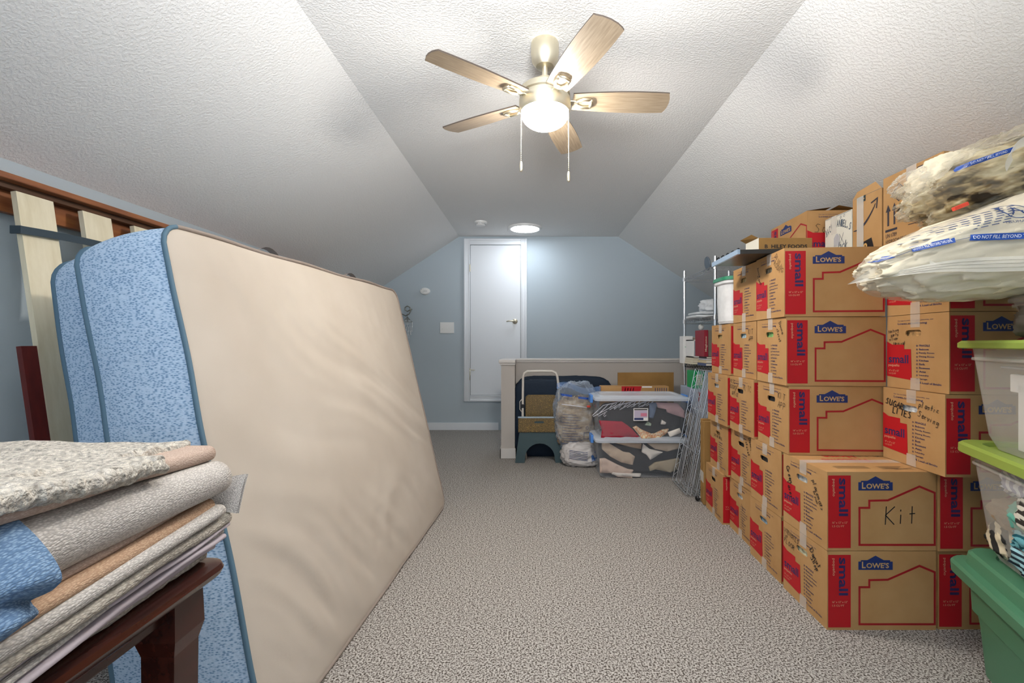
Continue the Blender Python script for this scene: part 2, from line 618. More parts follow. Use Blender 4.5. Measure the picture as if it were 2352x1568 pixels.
sl = MB().box(x0 + cw + .004, x1 - cw - .004, Y1 - .012, Y1 + .0, z0 + cw + .004, z1 - cw - .004, .002).build('door_slab', M_TRIM, d)
MB().box(x0 + cw - .0005, x1 - cw + .0005, Y1 - .002, Y1 + .001, z0 + cw - .0005, z1 - cw + .0005).build('shadow_gap', mat('gap_dark', '55585c', .9), d)
hx, hz = bx(1183), bz(738)
m = MB()
Mr = Matrix.Translation((hx, Y1 - .012, hz)) @ Matrix.Rotation(math.radians(90), 4, 'X')
m.lathe([(.001, .012), (.030, .012), (.033, .006), (.033, 0)], n=24, M=Mr)
m.lathe([(.001, .05), (.011, .05), (.011, .01), (.001, .01)], n=16, M=Mr)
m.tube([(hx, Y1 - .058, hz), (hx - .03, Y1 - .062, hz + .003), (hx - .07, Y1 - .062, hz + .004), (hx - .105, Y1 - .056, hz - .002)], [.011, .009, .008, .006])
m.build('door_handle', M_BRASS, d)
for hz_ in (bz(616), bz(853)):
    MB().box(x0 + cw - .006, x0 + cw + .006, Y1 - .034, Y1 - .018, hz_ - .045, hz_ + .045, .003).build('hinge', M_BRASS, d)
m = MB()
sp = []
for i in range(60):
    a = i * .9
    sp.append((x0 + cw + .012 + i * .0009, Y1 - .035 - i * .0005 + .005 * math.sin(a), bz(849) + .005 * math.cos(a)))
m.tube(sp, .0018, 5)
m.tube([(x0 + cw, Y1 - .034, bz(849)), (x0 + cw, Y1 - .034, bz(872))], .004, 8)
m.build('door_stop', M_BRASS, d)

# half wall around the stairwell: post end, long run, caps, base
M_CAP = mat('cap_paint', 'cfcac5', 0.45)
hw = MB()
PX0, PX1 = (1151 - VX) * 4.35 / F, (1182.5 - VX) * 4.35 / F
hw.box(PX0, PX1, 4.35, 4.75, 0, .905)
o = hw.build('wall_stairwell_end', M_HALF); o['kind'] = 'structure'
o = MB().box(PX1 + .0005, RK, 4.61, 4.75, 0, .905).build('wall_stairwell', M_HALF); o['kind'] = 'structure'
tr = MB()
tr.box(PX0 - .022, PX1 + .006, 4.328, 4.77, .905, .937, .006)
tr.box(PX0 - .012, PX1 + .004, 4.338, 4.77, .885, .905, .006)
tr.box(PX1 - .001, RK, 4.592, 4.77, .917, .939, .005)
tr.box(PX1 - .001, RK, 4.600, 4.77, .900, .917, .005)
o = tr.build('trim_1', M_CAP); o['kind'] = 'structure'
bb = MB()
bb.box(PX0 - .012, PX1 + .008, 4.338, 4.352, 0, .095, .003)
bb.box(PX0 - .012, PX0 + .001, 4.338, 4.76, 0, .095, .003)
o = bb.build('baseboard_stairwell', M_CAP); o['kind'] = 'structure'

# ------------------------------------------------------------------ wall and ceiling fittings
t = thing('light_switch', (bx(1027), Y1, bz(753)), 'white triple toggle switch plate beside the attic door', 'light switch')
MB().box(bx(1011), bx(1043), Y1 - .007, Y1, bz(765), bz(740), .003).build('plate', M_WHITE, t)
for q in (1016.5, 1027, 1037.5):
    m = MB().box(bx(q) - .005, bx(q) + .005, Y1 - .009, Y1 - .006, bz(753) - .012, bz(753) + .012, .001)
    m.box(bx(q) - .004, bx(q) + .004, Y1 - .024, Y1 - .006, bz(755) - .004, bz(755) + .004, .0015, M=Matrix.Translation((0, 0, 0)))
    m.build('toggle', M_WHITE, t)
t = thing('carbon_monoxide_alarm', (bx(976), Y1, bz(669)), 'small oval white alarm high on the blue wall', 'alarm')
m = MB()
Mr = Matrix.Translation((bx(977), Y1, bz(669))) @ Matrix.Rotation(math.radians(90), 4, 'X')
m.lathe([(.001, .040), (.045, .040), (.058, .034), (.064, .022), (.064, 0)], n=32, M=Mr, sy=.68)
m.build('casing', M_WHITE, t)
m = MB()
for k in range(5):
    m.box(bx(977) - .012 + k * .009, bx(977) - .009 + k * .009, Y1 - .0415, Y1 - .039, bz(669) - .006, bz(669) + .006)
m.tube([(bx(970), Y1 - .041, bz(665)), (bx(970), Y1 - .0395, bz(665))], .004, 8)
m.build('vent', mat('grey_plastic', '8d8f92', .5), t)

# crystal sconce
t = thing('wall_sconce', (bx(925), Y1, bz(715)), 'small wall sconce with curled arm and hanging crystals', 'wall lamp')
pts = []
for (px, py) in ((898, 700), (908, 712), (918, 715), (928, 722), (936, 726), (944, 722), (948, 714), (946, 707), (940, 704), (935, 707), (935, 713), (940, 716), (946, 713), (951, 711)):
    pts.append((bx(px), Y1 - .09, bz(py)))
m = MB().tube(pts, .007, 8)
m.lathe([(.001, 0), (.05, 0), (.05, .012), (.001, .02)], n=24, M=Matrix.Translation((bx(898), Y1 - .0, bz(700))) @ Matrix.Rotation(math.radians(90), 4, 'X'))
m.tube([(bx(898), Y1 - .0, bz(700)), (bx(898), Y1 - .09, bz(700))], .007, 8)
m.build('arm', mat('pewter', '8c8a80', .35, .9), t)
M_CRYSTAL = clear_mat('crystal', 'f4f7f9', 0.68, 0.08)
cxs = bx(940)
rnd = random.Random(3)
m = MB()
for ring_, (rr, z0_, zl, k) in enumerate(((.035, 736, 4, 8), (.062, 742, 4, 12), (.058, 752, 4, 12), (.045, 762, 3, 9), (.02, 770, 3, 5))):
    for i in range(k):
        a = 2 * math.pi * i / k + ring_ * .3
        x, y = cxs + rr * math.cos(a), Y1 - .09 + rr * math.sin(a)
        zt = bz(z0_)
        for q in range(zl):
            zz = zt - q * .016
            m.lathe([(.0005, .007), (.006, .0), (.0005, -.008)], (x, y, zz), n=6)
m.build('crystals', M_CRYSTAL, t)['kind'] = 'stuff'
m = MB()
for rr, z_ in ((.035, 734), (.062, 740)):
    m.tube([(cxs + rr * math.cos(i * math.pi / 12), Y1 - .09 + rr * math.sin(i * math.pi / 12), bz(z_)) for i in range(24)], .002, 5, closed=True)
m.tube([(cxs, Y1 - .09, bz(722)), (cxs, Y1 - .09, bz(740))], .004, 6)
for i in range(6):
    a = i * math.pi / 3
    m.tube([(cxs, Y1 - .09, bz(728)), (cxs + .062 * math.cos(a), Y1 - .09 + .062 * math.sin(a), bz(740))], .002, 5)
m.build('cage', mat('pewter', '8c8a80', .35, .9), t)

# smoke detector, flush discs
t = thing('smoke_detector', (-.585, 5.08, CZ), 'round white smoke detector on the flat ceiling', 'smoke detector')
m = MB().lathe([(.001, -.045), (.040, -.045), (.052, -.036), (.054, -.020), (.068, -.016), (.070, 0)], (-.585, 5.08, CZ), n=36)
m.build('body', M_WHITE, t)
m = MB()
for i in range(18):
    a = i * math.pi / 9
    m.box(.046, .0555, -.004, .004, -.034, -.024, M=Matrix.Translation((-.585, 5.08, CZ)) @ Matrix.Rotation(a, 4, 'Z'))
m.build('vent', mat('grey_plastic', '8d8f92', .5), t)
def flush_disc(x, y, label, e):
    t = thing('ceiling_light', (x, y, CZ), label, 'ceiling light', 'flush ceiling discs')
    MB().lathe([(.180, -.022), (.186, -.022), (.195, -.014), (.197, 0), (.175, 0)], (x, y, CZ), n=48).build('rim', M_WHITE, t)
    MB().lathe([(.001, -.024), (.15, -.024), (.181, -.020), (.181, -.002), (.001, -.002)], (x, y, CZ), n=48).build('diffuser', emit_mat('cool_diffuser', (0.86, 0.93, 1.0), e), t)
flush_disc(-.097, 5.33, 'glowing flush disc light on the ceiling near the back wall', DISC_EMIT)
flush_disc(.05, -.55, 'added unseen fill disc on the ceiling behind the viewer', REAR_FILL_EMIT)  # second disc, added out of view to fill the near room

# ------------------------------------------------------------------ ceiling fan
FX, FY = .052, 2.06
fan = thing('ceiling_fan', (FX, FY, CZ), 'five blade ceiling fan with lit white dome and two pull chains', 'ceiling fan')
MB().lathe([(.001, 0), (.060, 0), (.063, -.006), (.063, -.05), (.058, -.085), (.040, -.108), (.022, -.112), (.001, -.112)], (FX, FY, CZ), n=40).build('canopy', M_BRASS, fan)
MB().lathe([(.001, -.10), (.013, -.10), (.013, -.16), (.034, -.162), (.036, -.178), (.030, -.19), (.020, -.196), (.001, -.196)], (FX, FY, CZ), n=32).build('downrod', M_BRASS, fan)
MB().lathe([(.001, -.190), (.060, -.196), (.098, -.204), (.112, -.216), (.114, -.240), (.108, -.246), (.108, -.256), (.116, -.260), (.116, -.300), (.108, -.316), (.001, -.316)], (FX, FY, CZ), n=48).build('motor_housing', M_BRASS, fan)
zb = CZ - .314
MB().lathe([(.106, 0)] + [(.106 * math.cos(a * math.pi / 28), -.006 - .066 * math.sin(a * math.pi / 28)) for a in range(14)] + [(.001, -.072)], (FX, FY, zb), n=48).build('lamp_dome', emit_mat('warm_dome', (1.0, 0.945, 0.86), FAN_EMIT), fan)
def wood_mat(name, a, b, sc=(2, 30, 8), rough=.4, kind='Object'):
    n = N(name)
    v = n.coord(sc, kind=kind)
    n.color(n.ramp(n.noise(v, 3, 5, .6), [(.3, a), (.7, b)]))
    n.set(rough, 0, .5)
    n.bump(n.noise(v, 6, 4), .12, .001)
    return n.m
M_BLADE = wood_mat('weathered_oak', '8d7c67', 'ae9c85', (3, 42, 10), .38)
M_BEDGE = mat('dark_edge', '4a4038', .5)
def blade_outline():
    L0, L1 = .125, .548
    up, dn = [], []
    for i in range(15):
        s = i / 14
        x = L0 + (L1 - L0) * s
        w = .050 + .016 * math.sin(s * math.pi * .75)
        up.append((x, w))
        dn.append((x, -w))
    # rounded tip, slightly arched
    tip = [(L1 + .006, .050), (L1 + .012, .030), (L1 + .014, 0), (L1 + .010, -.030), (L1 + .002, -.052)]
    return up + tip + dn[::-1]
for k, ang in enumerate((1.5, 72.5, 148.5 + 1.5, 217.0, 292.0)):
    R = Matrix.Translation((FX, FY, CZ - .262)) @ Matrix.Rotation(math.radians(ang), 4, 'Z') @ Matrix.Rotation(math.radians(-11), 4, 'X')
    ol = blade_outline()
    n_ = len(ol)
    m = MB()
    vs = [R @ Vector((x, y, -.003)) for x, y in ol] + [R @ Vector((x, y, .003)) for x, y in ol]
    m.add(vs, [tuple(range(n_))[::-1], tuple(range(n_, 2 * n_))], 0)
    m.add(vs, [(i, (i + 1) % n_, n_ + (i + 1) % n_, n_ + i) for i in range(n_)], 1)
    # own wood frame: place a child with its rotation so that the grain follows the blade
    o = bpy.data.objects.new('blade', None)
    me = bpy.data.meshes.new('blade')
    Ri = R.inverted()
    me.from_pydata([tuple(Ri @ v) for v in m.v], [], m.f)
    me.materials.append(M_BLADE); me.materials.append(M_BEDGE)
    me.polygons.foreach_set('material_index', m.m)
    b = bmesh.new(); b.from_mesh(me); bmesh.ops.recalc_face_normals(b, faces=b.faces[:]); b.to_mesh(me); b.free()
    o = bpy.data.objects.new('blade', me)
    COL.objects.link(o)
    o.parent = fan
    o.matrix_local = Matrix.Translation((0, 0, 0)) @ Matrix.Translation(-Vector(fan.location)) @ R
    m = MB()
    m.box(.100, .150, -.014, .014, -.010, -.003, .003, M=R)
    m.tube([R @ Vector(p) for p in ((.14, -.012, -.008), (.17, -.026, -.009), (.205, -.024, -.008))], .008, 8)
    m.tube([R @ Vector(p) for p in ((.14, .012, -.008), (.17, .026, -.009), (.205, .024, -.008))], .008, 8)
    m.tube([R @ Vector(p) for p in ((.205, -.024, -.008), (.212, 0, -.008), (.205, .024, -.008))], .008, 8)
    m.build('blade_bracket', M_BRASS, fan)
for sx, zt, label in ((-.107, 1.853, 'shorter pull chain'), (.105, 1.808, 'longer pull chain')):
    x, y = FX + sx, FY - .03
    m = MB().tube([(x, y, CZ - .29), (x, y, zt + .045)], .0016, 6)
    m.tube([(x, y, CZ - .295 - .6 * (.0)), (x, y, CZ - .30)], .004, 6)
    z = CZ - .30
    while z > zt + .05:
        m.lathe([(.0003, .003), (.0028, 0), (.0003, -.003)], (x, y, z), n=5)
        z -= .0085
    c_ = m.build('pull_chain', M_BRASS, fan)
    f_ = MB().lathe([(.001, .048), (.004, .045), (.0065, .03), (.0065, .006), (.004, 0), (.001, 0)], (x, y, zt), n=12)
    f_.build('chain_fob', M_BRASS, fan)
# ------------------------------------------------------------------ mattresses
def quilt_mat():
    n = N('blue_quilted_fabric')
    v = n.coord((100, 100, 230))
    vo = n.node('ShaderNodeTexVoronoi')
    vo.inputs['Scale'].default_value = 1.0
    vo.inputs['Randomness'].default_value = .9
    n.link(v, vo.inputs['Vector'])
    nz = n.noise(v, 1.2, 2)
    c = n.ramp(vo.outputs['Distance'], [(.22, '6c8aae'), (.40, 'a0b9d3'), (.62, 'b7cbdf')])
    n.color(c)
    n.set(.85, 0, .2)
    n.bump(n.noise(n.coord(), 45, 3), .5, .006)
    return n.m
def sheet_mat():
    n = N('cream_ticking')
    v = n.coord()
    n.color(n.ramp(n.noise(v, 2.5, 3), [(.3, 'b5aa9d'), (.7, 'bfb5a9')]))
    n.set(.9, 0, .15)
    n.bump(n.noise(n.coord((1, 1, 1)), 420, 2), .18, .001)
    return n.m
M_QUILT, M_SHEET = quilt_mat(), sheet_mat()
M_PIPE = mat('teal_grey_binding', '4d6a7c', .7)
M_PIPE2 = mat('taupe_binding', '8c7f76', .7)

def mattress(label, BN, TN, BF, TF, back, face_mat, pipe_mat, rad=.12, bulge=.03, wr=.012, seed=0, hand_loops=True):
    BN, TN, BF, TF, back = map(Vector, (BN, TN, BF, TF, back))
    base = Vector(((BN.x + BF.x) / 2, (BN.y + BF.y) / 2, 0))
    t = thing('mattress', base, label, 'mattress', 'mattresses leaning on the left wall')
    Lr = (BF - BN).length; Hr = (TN - BN).length
    nrm = -back.normalized()
    def P(a, b):
        lo = BN.lerp(BF, a); hi = TN.lerp(TF, a)
        return lo.lerp(hi, b)
    hx, hy = Lr / 2, Hr / 2
    def bpt(dx, dy):
        # point where the ray (dx,dy) (max-norm 1) leaves the rounded rectangle
        x, y = dx * hx, dy * hy
        cx, cy = hx - rad, hy - rad
        if abs(x) > cx and abs(y) > cy:
            # scale to the arc
            l, h = 0.0, 1.0
            for _ in range(22):
                m_ = (l + h) / 2
                px, py = abs(x) * m_, abs(y) * m_
                inside = not (px > cx and py > cy and (px - cx) ** 2 + (py - cy) ** 2 > rad * rad)
                if inside: l = m_
                else: h = m_
            return x * l, y * l
        return x, y
    so = Vector((seed * 5.1, 2.2, seed))
    def face(side):
        def fn(u, v):
            s, w = 2 * u - 1, 2 * v - 1
            r = max(abs(s), abs(w), 1e-6)
            ex, ey = bpt(s / r, w / r)
            x, y = ex * r, ey * r
            p = P(x / Lr + .5, y / Hr + .5)
            edge = (1 - r ** 6)
            h = bulge * (1 - r * r) ** .5 if r < 1 else 0
            if side > 0:
                # drag folds of the loose ticking: sweeping from the upper middle down to both lower corners
                q = Vector((x * 1.1, y * 1.1, 0))
                ang = noise.noise(q * .8 + so) * .9
                a1 = (x * .55 + y * .85) + ang
                f1 = noise.noise(Vector((a1 * 7.0, (x - y) * .8, 3.0)) + so)
                f2 = noise.noise(Vector((a1 * 17.0, (x - y) * 1.4, 9.0)) + so)
                low = max(0, .5 - y / Hr)
                f3 = noise.noise(Vector((x * 11 + y * 9, y * 1.6 - x * 1.0, 4.0)) + so) * min(1, max(0, (-y / Hr - .12) * 3.2)) 
                top = noise.noise(Vector((x * 16, y * 1.2, 7.0)) + so) * max(0, y / Hr - .1) * 1.6
                h += edge * (wr * (f1 * .8 + f2 * .30) * (.35 + low) + wr * .9 * f3 + wr * .55 * top)
            p = p + nrm * h * side
            if side < 0:
                p = p + back
            if p.z < .004: p.z = .004
            return p
        return fn
    mb = MB().grid(face(1), 150, 120)
    mb.build('face_panel', face_mat, t)
    MB().grid(face(-1), 30, 24).build('back_panel', M_QUILT, t)
    # border ring
    ring = []
    for i in range(60): ring.append((-1 + 2 * i / 60, -1))
    for i in range(48): ring.append((1, -1 + 2 * i / 48))
    for i in range(60): ring.append((1 - 2 * i / 60, 1))
    for i in range(48): ring.append((-1, 1 - 2 * i / 48))
    loops = []
    front, rear = [], []
    for k in range(9):
        f = k / 8
        lp = []
        for (s, w) in ring:
            ex, ey = bpt(s, w)
            p = P(ex / Lr + .5, ey / Hr + .5)
            c0 = P(.5, .5)
            out = (p - c0).normalized()
            sag = .012 * noise.noise(Vector((ex * 3, ey * 3, 1)) + so)
            q = p + back * f + out * (.018 * math.sin(math.pi * f) ** .7 + sag)
            if q.z < .004: q.z = .004
            lp.append(q)
        loops.append(lp)
    MB().loft(loops, cap0=False, cap1=False).build('border', M_QUILT, t)
    for lp in (loops[0], loops[-1]):
        mp_ = MB().tube([p + Vector((0, 0, .003)) for p in lp], .0075, 8, closed=True)
        mp_.m = [0 if i // 8 >= 166 else 1 for i in range(len(mp_.m))]
        mp_.build('piping', [pipe_mat, M_PIPE2], t)
    if hand_loops:
        for a in (.28, .30 + .36):
            p0 = P(a, 1.0) + back * .05 + Vector((0, 0, .008))
            dr = (TF - TN).normalized()
            pts = [p0 + dr * (x * .06) + Vector((0, 0, .022 * (1 - x * x))) for x in (-1, -.7, -.35, 0, .35, .7, 1)]
            m = MB()
            for q0, q1 in zip(pts[:-1], pts[1:]):
                b2 = back.normalized() * .012
                m.add([q0 - b2, q0 + b2, q1 + b2, q1 - b2], [(0, 1, 2, 3)])
            m.build('handle', M_PIPE2, t, recalc=False)
    return t
mattress('thick mattress with cream face toward the aisle and blue quilted border',
         (-.700, 1.215, 0.005), (-1.122, 1.37, 1.452), (-.592, 3.07, 0.005), (-.935, 3.10, 1.445), (-.252, -.006, -.068), M_SHEET, M_PIPE, rad=.075, wr=.017)
mattress('thinner blue quilted mattress squeezed between the cream mattress and the bed slats',
         (-1.012, 1.34, .005), (-1.388, 1.50, 1.425), (-.93, 3.0, .005), (-1.26, 3.05, 1.37), (-.195, -.004, -.05), M_QUILT, M_PIPE, rad=.10, seed=4, hand_loops=False, bulge=.01)

# ------------------------------------------------------------------ bed frame on its side against the left wall
M_RAIL = wood_mat('red_brown_wood', '7a4426', 'a5673c', (8, 1.5, 12), .45)
M_PINE = wood_mat('pale_pine', 'd8cbab', 'e8ddc2', (10, 10, 1.2), .6)
M_CLEAT = wood_mat('dark_brown_wood', '4e3220', '6e4a30', (8, 1.5, 12), .5)
bf = thing('bed_frame', (-1.80, 2.4, 0), 'wooden bed frame on its side with pine slats against left wall', 'bed frame')
MB().box(-1.958, -1.845, .9, 4.1, 1.670, 1.692, .003).build('side_rail', M_RAIL, bf, )
MB().box(-1.958, -1.885, .9, 4.1, 1.648, 1.670, .002).build('cleat', M_CLEAT, bf)
MB().box(-1.955, -1.925, .9, 4.1, 1.570, 1.648, .002).build('ledger', M_RAIL, bf)
MB().box(-1.66, -1.60, .9, 4.1, .0, .075, .003).build('side_rail', M_RAIL, bf)
sb_ = MB()
yy = 1.645
k = 0
first_slat = None
while yy < 3.95:
    wv = .128
    zt, zb_ = 1.640, .06
    xt, xb = -1.862, -1.632
    th = .020
    m = MB()
    p = [(xt, yy, zt), (xt, yy + wv, zt), (xb, yy + wv, zb_), (xb, yy, zb_)]
    off = Vector((-th * .99, 0, -th * .14))
    vs = [Vector(q) for q in p] + [Vector(q) + off for q in p]
    m.add(vs, [(0, 1, 2, 3), (7, 6, 5, 4), (0, 4, 5, 1), (1, 5, 6, 2), (2, 6, 7, 3), (3, 7, 4, 0)])
    s_ = m.build('slat', M_PINE, bf)
    c = Vector((xt, yy + wv * .45, zt - .035))
    q = c + (Vector(p[3]) - Vector(p[0])).normalized() * 0
    MB().lathe([(.001, .004), (.007, .003), (.0085, 0)], n=12, M=Matrix.Translation(c + Vector((.0, 0, 0))) @ Matrix.Rotation(math.radians(90), 4, 'Y')).build('screw', M_DARK, s_)
    for v_ in s_.children[0].data.vertices: v_.co = v_.co  # (child already local)
    yy += .243
    k += 1
# strap woven across the slats
pts = []
for i in range(24):
    y = 1.63 + i * .055
    x = -1.829 + .003 * math.sin(i * .9)
    pts.append((x, y, 1.497 + .012 * math.sin(i * .28)))
m = MB()
for a, b_ in zip(pts[:-1], pts[1:]):
    m.add([(a[0], a[1], a[2] - .014), (b_[0], b_[1], b_[2] - .014), (b_[0], b_[1], b_[2] + .014), (a[0], a[1], a[2] + .014),
           (a[0] - .003, a[1], a[2] - .014), (b_[0] - .003, b_[1], b_[2] - .014), (b_[0] - .003, b_[1], b_[2] + .014), (a[0] - .003, a[1], a[2] + .014)],
          [(0, 1, 2, 3), (7, 6, 5, 4), (3, 2, 6, 7), (4, 5, 1, 0), (0, 3, 7, 4), (1, 5, 6, 2)])
m.box(-1.865, -1.826, 1.628, 1.634, 1.483, 1.511)
m.build('strap', mat('slate_webbing', '37444d', .8), bf)
t = thing('wooden_board', (-1.70, 1.59, 0), 'narrow maroon board leaning on left wall behind first pine slat', 'board')
m = MB()
p = [(-1.783, 1.575, 1.08), (-1.783, 1.625, 1.08), (-1.625, 1.625, 0), (-1.625, 1.575, 0)]
vs = [Vector(q) for q in p] + [Vector(q) + Vector((.018, 0, .002)) for q in p]
m.add(vs, [(0, 1, 2, 3), (7, 6, 5, 4), (0, 4, 5, 1), (1, 5, 6, 2), (2, 6, 7, 3), (3, 7, 4, 0)])
m.build('board', wood_mat('maroon_wood', '4a1410', '6a211a', (10, 10, 2), .5), t)

# ------------------------------------------------------------------ table with the rug stack
M_TBL = wood_mat('dark_mahogany', '2a1410', '4a231a', (14, 1.6, 10), .22)
M_TBL2 = wood_mat('red_mahogany', '4a1f16', '7a3626', (10, 1.6, 10), .3)
tb = thing('table', (-.92, .45, 0), 'dark polished wooden table under the folded rugs', 'table')
TX, TY = -.527, .80
def slab_profile(prof, x0, y0, y1):
    m = MB()
    return m
# top with a rounded moulded edge
loops = []
for (o_, z) in ((-.030, .690), (-.012, .693), (-.004, .700), (.0, .709), (-.003, .717), (-.012, .7215), (-.03, .7225)):
    x1, y1_ = TX + o_, TY + o_
    x0_, y0_ = -1.32 - o_, .10 - o_
    r = .03 + o_ * .5
    lp = []
    for (cx, cy, a0) in ((x1 - r, y1_ - r, 0), (x0_ + r, y1_ - r, 90), (x0_ + r, y0_ + r, 180), (x1 - r, y0_ + r, 270)):
        for k in range(6):
            a = math.radians(a0 + k * 18)
            lp.append(Vector((cx + r * math.cos(a), cy + r * math.sin(a), z)))
    loops.append(lp)
MB().loft(loops).build('table_top', M_TBL, tb)
m = MB()
m.box(TX - .065, TX - .045, .15, TY - .05, .655, .690, .003)
m.box(-1.28, TX - .05, TY - .065, TY - .045, .655, .690, .003)
m.build('apron', M_TBL, tb)
for (lx, ly) in ((TX - .060, TY - .060), (-1.26, TY - .060), (TX - .060, .16), (-1.26, .16)):
    m = MB().loft([[Vector((lx + sx_ * w_ + 0, ly + sy_ * w_, z_)) for sx_, sy_ in ((-1, -1), (1, -1), (1, 1), (-1, 1))]
                   for w_, z_ in ((.018, 0), (.024, .3), (.026, .60), (.032, .625), (.030, .690))], smooth=False)
    m.build('leg', M_TBL, tb)
MB().box(-1.25, TX - .075, .18, TY - .07, .505, .527, .004).build('shelf', M_TBL2, tb)

def rug_mat(name, a, b, sc=300, bump=.6, rot=(0, 0, 0), mid=None):
    n = N(name)
    v = n.coord((sc, sc * .42, sc), rot)
    vo = n.node('ShaderNodeTexVoronoi')
    vo.inputs['Scale'].default_value = 1
    n.link(v, vo.inputs['Vector'])
    st = [(.12, b), (.62, a)] if mid is None else [(.12, b), (.4, mid), (.65, a)]
    n.color(n.ramp(vo.outputs['Distance'], st))
    n.set(.95, 0, .1)
    n.bump(vo.outputs['Distance'], bump, .002)
    return n.m
M_WOVEN = rug_mat('grey_woven_rug', 'b3ada7', 'ddd7d0', 520, .6)
M_TAUPE = rug_mat('taupe_rug_backing', 'b39d8f', 'c9b5a7', 600, .5)
M_TAN = rug_mat('tan_rug_backing', 'b5947a', 'cfb194', 600, .5)
M_EDGE = mat('pale_lilac_edge', 'b5aab0', .8, bump=.3, bscale=200)
M_SHAG = mat('speckled_shag', 'bcb5aa', .95, var=.24, vscale=130, bump=1.0, bscale=160, bdist=.01)
M_JUTE = rug_mat('jute_rug', 'a39b90', 'c8c0b3', 420, .8)
M_WOVEN_DAYLIT = rug_mat('grey_woven_rug_daylit', '5d7693', '8ba4be', 520, .6)  # grey weave again, with bluish window light put into its colour

def fold(m, y0, y1, z0, z1, xn0, xn1, wid=.55, mi=0, wave=.006, seed=0, ny=40, nose=14, shag=0.0, hollow=False, wf=6, curve=0.0):
    """one rounded fold of a rug lying along y; (z lo,hi) at near and far end, xn = nose x at near and far end"""
    loops = []
    for i in range(ny + 1):
        s = i / ny
        y = y0 + (y1 - y0) * s
        za = z0[0] + (z1[0] - z0[0]) * s
        zb2 = z0[1] + (z1[1] - z0[1]) * s
        w = wave * noise.noise(Vector((y * wf, seed * 3.3, 0)))
        za += w; zb2 += w
        xn = xn0 + (xn1 - xn0) * s + wave * 1.2 * noise.noise(Vector((y * wf * .8, seed * 1.3, 5))) + curve * s * (1 - s)
        h = (zb2 - za) / 2
        zc = (za + zb2) / 2
        lp = []
        for k in range(nose + 1):
            a = -math.pi / 2 + math.pi * k / nose
            lp.append(Vector((xn - h + h * math.cos(a), y, zc + h * math.sin(a))))
        nx = 10
        for k in range(1, nx + 1):
            lp.append(Vector((xn - h - (wid - h) * k / nx, y, zb2)))
        for k in range(nx):
            lp.append(Vector((xn - h - (wid - h) * (nx - k) / nx, y, za)))
        if shag:
            lp = [p + Vector((noise.noise(p * 90), noise.noise(p * 90 + Vector((9, 0, 0))), noise.noise(p * 90 + Vector((0, 9, 0))))) * shag + Vector((0, 0, shag * noise.noise(p * 30))) for p in lp]
        loops.append(lp)
    m.loft(loops, mi)
    return m
def rug(name, label, mats, parts, grp=None):
    t = thing(name, (-.85, .55, .72), label, 'rug', 'rugs stacked on the table')
    for nm, fn, mt in parts:
        m = MB()
        fn(m)
        m.build(nm, mt, t)
    return t
# from the table upward
rug('folded_rug', 'thin rug with wavy pale edge lying directly on the table', None, [
    ('pile', lambda m: fold(m, .25, .775, (.722, .735), (.724, .738), -.535, -.552, seed=1, wave=.004, shag=.002), M_JUTE),
    ('edge_band', lambda m: fold(m, .22, .78, (.735, .746), (.738, .750), -.470, -.545, seed=21, wave=.010, wf=9, curve=-.10), M_EDGE)])
rug('folded_rug', 'thin folded rug with rippled lilac border, second from the table top', None, [
    ('edge_band', lambda m: fold(m, .22, .79, (.750, .758), (.753, .761), -.462, -.530, seed=3, wave=.009, wf=9, curve=-.05), M_EDGE),
    ('pile', lambda m: fold(m, .22, .795, (.758, .764), (.762, .769), -.468, -.536, seed=5, wave=.006, wf=8, curve=-.05), M_WOVEN),
    ('edge_band', lambda m: fold(m, .22, .80, (.764, .770), (.769, .776), -.475, -.532, seed=4, wave=.007, wf=8, curve=-.04), M_EDGE)])
rug('folded_rug', 'grey nubby rug fold just under the smooth grey rug', None, [
    ('pile', lambda m: fold(m, .22, .80, (.772, .788), (.777, .798), -.478, -.528, seed=6, wave=.005, shag=.0015), M_JUTE)])
t = rug('folded_rug', 'smooth light grey woven rug with one corner flap sticking up', None, [
    ('pile', lambda m: fold(m, .22, .775, (.789, .812), (.799, .818), -.474, -.520, seed=7, wave=.004), M_WOVEN)])
def flap(u, v):
    x = -.60 + u * .083 + v * .004
    y = .785 + .02 * v + .012 * u
    z = .812 + v * .030 + u * v * .012 + .006 * math.sin(v * 2.5) - .018 * (1 - v) * u
    return Vector((x, y, z))
m = MB().grid(flap, 8, 8)
m.grid(lambda u, v: flap(u, v) + Vector((0, .006, -.002)), 8, 8)
m.build('corner_flap', M_WOVEN, t)
rug('folded_rug', 'rug folded with tan backing outward showing two rolled tan edges', None, [
    ('fold_edge', lambda m: fold(m, .20, .770, (.813, .828), (.809, .829), -.462, -.535, seed=8, wave=.002), M_TAN),
    ('fold_edge', lambda m: fold(m, .20, .745, (.829, .841), (.828, .841), -.478, -.545, seed=9, wave=.002), M_TAUPE)])
t = rug('folded_rug', 'bulky grey woven rug fold with a curled corner painted blue as by daylight', None, [
    ('pile', lambda m: fold(m, .20, .790, (.842, .936), (.832, .888), -.460, -.522, seed=10, wave=.005, nose=20, curve=-.015), M_WOVEN)])
